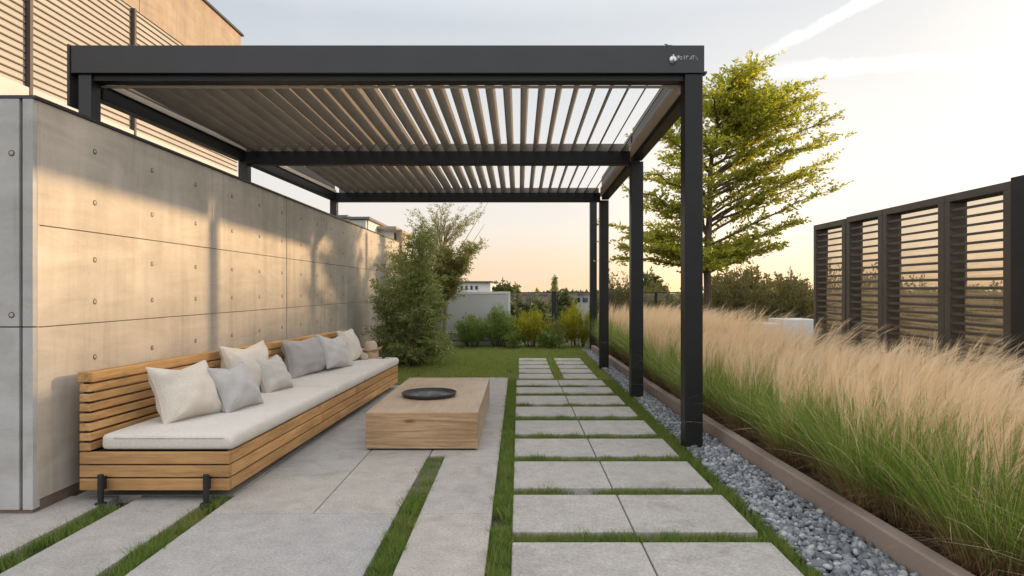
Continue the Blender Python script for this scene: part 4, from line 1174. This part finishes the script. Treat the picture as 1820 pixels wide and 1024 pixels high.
# --- hedge shrubs behind the grasses and the screens
def hedge_mesh(seed):
    r_ = np.random.default_rng(seed); stems = []
    for i in range(70):
        a = r_.uniform(0, 2 * math.pi); rr_ = math.sqrt(r_.uniform(0, 1)); el_ = math.sqrt(1 - .6 * rr_ * rr_) * r_.uniform(.7, 1.05)
        stems.append(curve((math.cos(a) * rr_ * .3, math.sin(a) * rr_ * .3, 0), (math.cos(a) * rr_ * .7, math.sin(a) * rr_ * .6, .55 * el_), (math.cos(a) * rr_ * .78, math.sin(a) * rr_ * .66, el_), 6))
    (V, q_), tw = sprays(stems, r_, 15, .22, R(50), 12, .052, .026, .1, .12, .05)
    return V, q_, stems
hproto_ = []
for k_ in range(3): hproto_.append(hedge_mesh(60 + k_))
hs = [(2.35, 15.2, 1.75, .85, 'rounded shrub just right of the second pergola post'), (3.25, 15.8, 1.55, .9, 'shrub directly left of the tall tree trunk'), (4.25, 15.0, 1.55, .9, 'dark shrub right of the tall tree trunk'),
      (5.15, 15.2, 1.90, .95, 'shrub with bright top midway to the screens'), (6.05, 14.6, 1.75, .9, 'last shrub left of the louvre screens'), (6.75, 13.4, 1.95, .9, 'shrub seen past the far left screen edge'),
      (6.6, 12.0, 1.75, .9, 'shrub seen through the far left louvre screen'), (6.4, 10.6, 1.6, .9, 'shrub seen through the second louvre screen'), (6.3, 9.3, 1.45, .9, 'shrub seen through the left half of the wide louvre screen'),
      (6.2, 8.1, 1.4, .85, 'shrub seen through the right half of the wide louvre screen'), (6.2, 7.0, 1.3, .85, 'shrub seen through the nearest louvre screen'), (6.2, 5.9, 1.5, .85, 'shrub seen low behind the nearest louvre screen'), (6.2, 4.8, 1.9, .85, 'shrub hidden mostly by the dark fence panel')]
first = {}
for i, (x, y, h_, w_, lab) in enumerate(hs):
    k_ = i % 3; lab = 'olive green ' + lab
    if k_ not in first:
        e = thing('hedge_shrub', (0, 0, 0), lab, 'shrub', 'olive shrubs behind the grasses and screens')
        V, q_, stems = hproto_[k_]
        np_mesh('foliage', V, q_, None, [M['hedgeleaf']], False, e)
        mb = MB()
        for st in stems[::4]: mb.tube([tuple(t) for t in st], list(np.linspace(.016, .004, 6)), 5)
        mb.build('stem', M['bark'], e, 0, 2, True); first[k_] = e
    else:
        e = copy_tree(first[k_]); e['label'] = lab
    e.location = (x, y, -.04); e.scale = (w_, w_, h_ / 1.12); e.rotation_euler = (0, 0, i * 1.3)

# ------------------------------------------------------------------ far end of the garden
e = thing('privacy_screen', (-.9, 13.35, 0), 'pale grey framed privacy screen behind the shrubs', 'screen')
x0, x1, yS = X_at(740, 13.4), X_at(907, 13.4), 13.4
mb = MB(); mb.box(x0, x1 - .05, yS, yS + .05, .30, 1.06); mb.build('panel', M['panel_white'], e, .003)
mb = MB(); mb.box(x0, x1, yS - .01, yS + .07, 1.062, 1.11); mb.box(x1 - .048, x1, yS - .008, yS + .068, -.04, 1.061); mb.build('frame', M['white'], e, .003)
mb = MB()
for z in (.08, .26): mb.box(x0, x1 - .05, yS + .0, yS + .03, z, z + .018)
for k_ in range(7): mb.box(x0 + .15 + k_ * .28, x0 + .168 + k_ * .28, yS + .032, yS + .05, -.04, .29)
mb.build('lower_rail', M['roof_grey'], e)
mb = MB(); mb.box(x0, x1 - .05, yS + .09, yS + .25, -.04, .25); mb.build('base_wall', M['white'], e)

e = thing('glass_fence', (.6, 13.5, 0), 'glass fence with thin top rail and dark post behind the yellow green shrubs', 'fence')
mb = MB(); mb.box(X_at(908, 13.5), X_at(1215, 13.5), 13.48, 13.52, 1.075, 1.10); mb.build('top_rail', M['screen_frame'], e)
mb = MB(); mb.box(X_at(980, 13.5), X_at(988, 13.5), 13.40, 13.475, -.04, 1.12); mb.build('post', M['metal_dark'], e, .003)
mb = MB(); mb.box(X_at(1163, 13.5), X_at(1167, 13.5), 13.44, 13.475, -.04, 1.1); mb.build('post', M['metal_dark'], e, .003)
for ua, ub in ((908, 979), (989, 1162), (1168, 1215)):
    mb = MB(); mb.box(X_at(ua, 13.5), X_at(ub, 13.5), 13.494, 13.504, .02, 1.073); mb.build('pane', M['glass'], e)

e = thing('planter_box', (4.5, 10.6, 0), 'white rendered planter box left of the louvre screens', 'planter')
mb = MB(); mb.box(X_at(1390, 10.6), X_at(1452, 10.6), 10.6, 11.2, 0, Z_at(568, 10.6)); mb.build('box', M['white'], e, .01)
mb = MB(); mb.box(X_at(1355, 10.6), X_at(1389, 10.6), 10.62, 11.15, 0, Z_at(575, 10.6)); mb.build('low_ledge', M['white'], e, .01)

# houses
def house(name, label, loc, parts):
    e = thing(name, loc, label, 'house')
    for (nm, m, bxs) in parts:
        mb = MB()
        for q_ in bxs: mb.box(*q_)
        mb.build(nm, M[m], e, .01)
    return e
Y = 17.0
def bxu(u0, u1, v0, v1, y0, dy): return (X_at(u0, y0), X_at(u1, y0), y0, y0 + dy, Z_at(v1, y0), Z_at(v0, y0))
house('far_house', 'white flat roofed house showing over the far end of the concrete wall', (-4.2, 17, 0), [
    ('wall', 'white', [bxu(586, 655, 388, 560, 17.0, 4)]), ('roof', 'roof_grey', [bxu(583, 618, 382, 387.6, 16.9, 4.2), bxu(618.5, 657, 385, 390, 16.8, 4.3)]),
    ('dormer', 'panel_white', [bxu(622, 650, 391, 420, 16.85, .14)]), ('window', 'window', [bxu(657, 664, 400, 425, 18, .2)])])
house('far_annex', 'tan and white annex with dark ledge stepping down behind the wall end', (-3.9, 18.5, 0), [
    ('wall', 'white', [bxu(655.5, 700, 408, 560, 18.2, 3)]), ('roof', 'tan_render', [bxu(652, 704, 402, 407.7, 18.0, 3.3)]),
    ('chimney', 'tan_render', [bxu(704.5, 714, 410, 560, 18.2, .6)]), ('ledge', 'roof_grey', [bxu(680, 714, 407.9, 412, 17.9, .1)])])
house('industrial_shed', 'long white weathered shed above the pale privacy screen', (-3, 34, -3), [
    ('wall', 'white', [bxu(780, 872, 502, 560, 34, 8)]), ('roof', 'roof_grey', [bxu(776, 876, 499.6, 501.8, 33.8, 8.4)]),
    ('window', 'window', [bxu(800 + 9 * i, 804 + 9 * i, 508, 515, 33.96, .03) for i in range(6)])])
house('brown_house', 'low brown house with one window beyond the glass fence', (.4, 42, -3), [
    ('wall', 'brown_house', [bxu(922, 975, 524, 570, 42, 6)]), ('roof', 'roof_grey', [bxu(918, 979, 520, 523.6, 41.8, 6.4)]), ('window', 'window', [bxu(935, 943, 529, 536, 41.94, .05)])])
house('pale_house', 'pale long house with dark openings beyond the tall yellow green shrub', (3.5, 44, -3), [
    ('wall', 'facade', [bxu(1000, 1052, 524, 570, 44, 6)]), ('roof', 'roof_grey', [bxu(995, 1056, 520, 523.6, 43.8, 6.4)]), ('window', 'window', [bxu(1008 + 14 * i, 1017 + 14 * i, 529, 537, 43.94, .05) for i in range(3)])])

# far trees
def far_tree(u, vt, wpx, Y, label, seed, kind='round', mat='farleaf'):
    r_ = np.random.default_rng(seed); x = X_at(u, Y); zt = Z_at(vt, Y); zb = gz(Y); hw = wpx * Y / F / 2; h_ = zt - zb
    e = thing('far_tree' if kind == 'round' else 'conifer', (x, Y, zb), label, 'tree', 'trees beyond the garden')
    mb = MB(); stems = []
    mb.tube([(x, Y, zb), (x, Y, zb + h_ * .5), (x + .02, Y, zb + h_ * .96)], [.035 * h_, .025 * h_, .004 * h_], 8)
    if kind == 'round':
        for i in range(60):
            d = norm(r_.normal(size=3)); d[2] = abs(d[2]) * 1.2 - .35; k_ = r_.uniform(.75, 1.05)
            c = np.array([x, Y, zb + h_ * .60])
            p2 = c + d * np.array([hw, hw, h_ * .40]) * k_
            stems.append(curve((x, Y, zb + h_ * .35), (np.array([x, Y, zb + h_ * .5]) + p2) / 2, p2, 6))
        (V, q_), tw = sprays(stems, r_, 14, hw * .42, R(50), 15, .075 * h_ * .55, .04 * h_ * .55, .2, .3)
    else:
        for i in range(80):
            t = (i + .5) / 80; a = i * 2.4; rr_ = hw * (1 - t) ** .9 * r_.uniform(.8, 1.1); z = zb + h_ * (.12 + .86 * t)
            stems.append(curve((x, Y, z), (x + math.cos(a) * rr_ * .5, Y + math.sin(a) * rr_ * .5, z + .01), (x + math.cos(a) * rr_, Y + math.sin(a) * rr_, z - rr_ * .25), 4))
        (V, q_), tw = sprays(stems, r_, 8, hw * .25, R(45), 8, .03 * h_, .012 * h_, .5, .15)
    mb.build('trunk', M['bark'], e, 0, 2, True)
    np_mesh('crown', V, q_, None, [M[mat]], False, e)
far_tree(893, 486, 56, 36, 'round tree beside the weathered shed', 71)
far_tree(915, 494, 30, 38, 'smaller tree right of the round tree by the shed', 72)
far_tree(986, 490, 34, 46, 'dark little conifer above the glass fence', 73, 'cone', 'bushleaf')
far_tree(1008, 508, 44, 40, 'low bushy tree right of the conifer', 74)
far_tree(950, 514, 60, 38, 'low bushy tree in front of the brown house', 75)
far_tree(1035, 512, 40, 48, 'small tree above the pale house', 76)
far_tree(1100, 500, 60, 30, 'tree seen between the far pergola posts', 77)
far_tree(1150, 474, 90, 26, 'broad tree right of the second pergola post', 78)
far_tree(1290, 468, 80, 27, 'broad tree right of the tall tree trunk', 79, 'round', 'hedgeleaf')
far_tree(1345, 462, 90, 26, 'broad tree in the gap before the screens', 80, 'round', 'hedgeleaf')
far_tree(1405, 470, 80, 28, 'broad tree next to the far left screen', 81, 'round', 'hedgeleaf')
# unseen block added past the right edge of view, in line with the low sun: its roofline shades the garden floor
sdir = Vector((math.sin(R(SUN_AZ)), math.cos(R(SUN_AZ)))); sper = Vector((-sdir.y, sdir.x))
nb = thing('shade_block', (44, 20, -3), 'unseen plain block added far beyond the right edge to shade the garden', 'building')
def nbox(mb, s0, s1, p0, p1, z0, z1):
    c_ = [sdir * a + sper * b_ for a, b_ in ((s0, p0), (s1, p0), (s1, p1), (s0, p1))]
    if (c_[1] - c_[0]).cross(c_[2] - c_[0]) < 0: c_ = c_[::-1]
    mb.hexa([(q.x, q.y, z0) for q in c_] + [(q.x, q.y, z1) for q in c_])
mb = MB(); nbox(mb, 46, 58, -14, 15.5, -3.1, 9.4); mb.build('wall', M['white'], nb)
mb = MB(); nbox(mb, 45.8, 58.2, -14.2, 15.7, 9.402, SHADE_TOP); mb.build('roof', M['roof_grey'], nb)
for st_ in range(4):
    for k_ in range(8):
        mb = MB(); nbox(mb, 45.93, 45.995, -12.4 + k_ * 3.4, -10.8 + k_ * 3.4, -1.6 + st_ * 3, -.1 + st_ * 3); mb.build('window', M['window'], nb)
# far wood on the horizon
r_ = np.random.default_rng(90); n_ = 26000
xx = r_.uniform(-160, 200, n_); yy_ = r_.uniform(118, 150, n_)
topz = np.array([-.2 + .9 * mnoise.noise(Vector((a * .06, b_ * .03, 0))) + .9 * mnoise.noise(Vector((a * .25, b_ * .1, 3))) for a, b_ in zip(xx, yy_)])
zz = -3.05 + (topz + 3.05) * r_.uniform(0, 1, n_) ** .6
V, q_ = leaves(np.stack([xx, yy_, zz], 1), r_.normal(size=(n_, 3)), 1.6, 1.2, r_)
tag(np_mesh('far_wood', V, q_, None, [M['farleaf']]), 'far wooded skyline beyond the houses', 'trees', None, 'stuff')
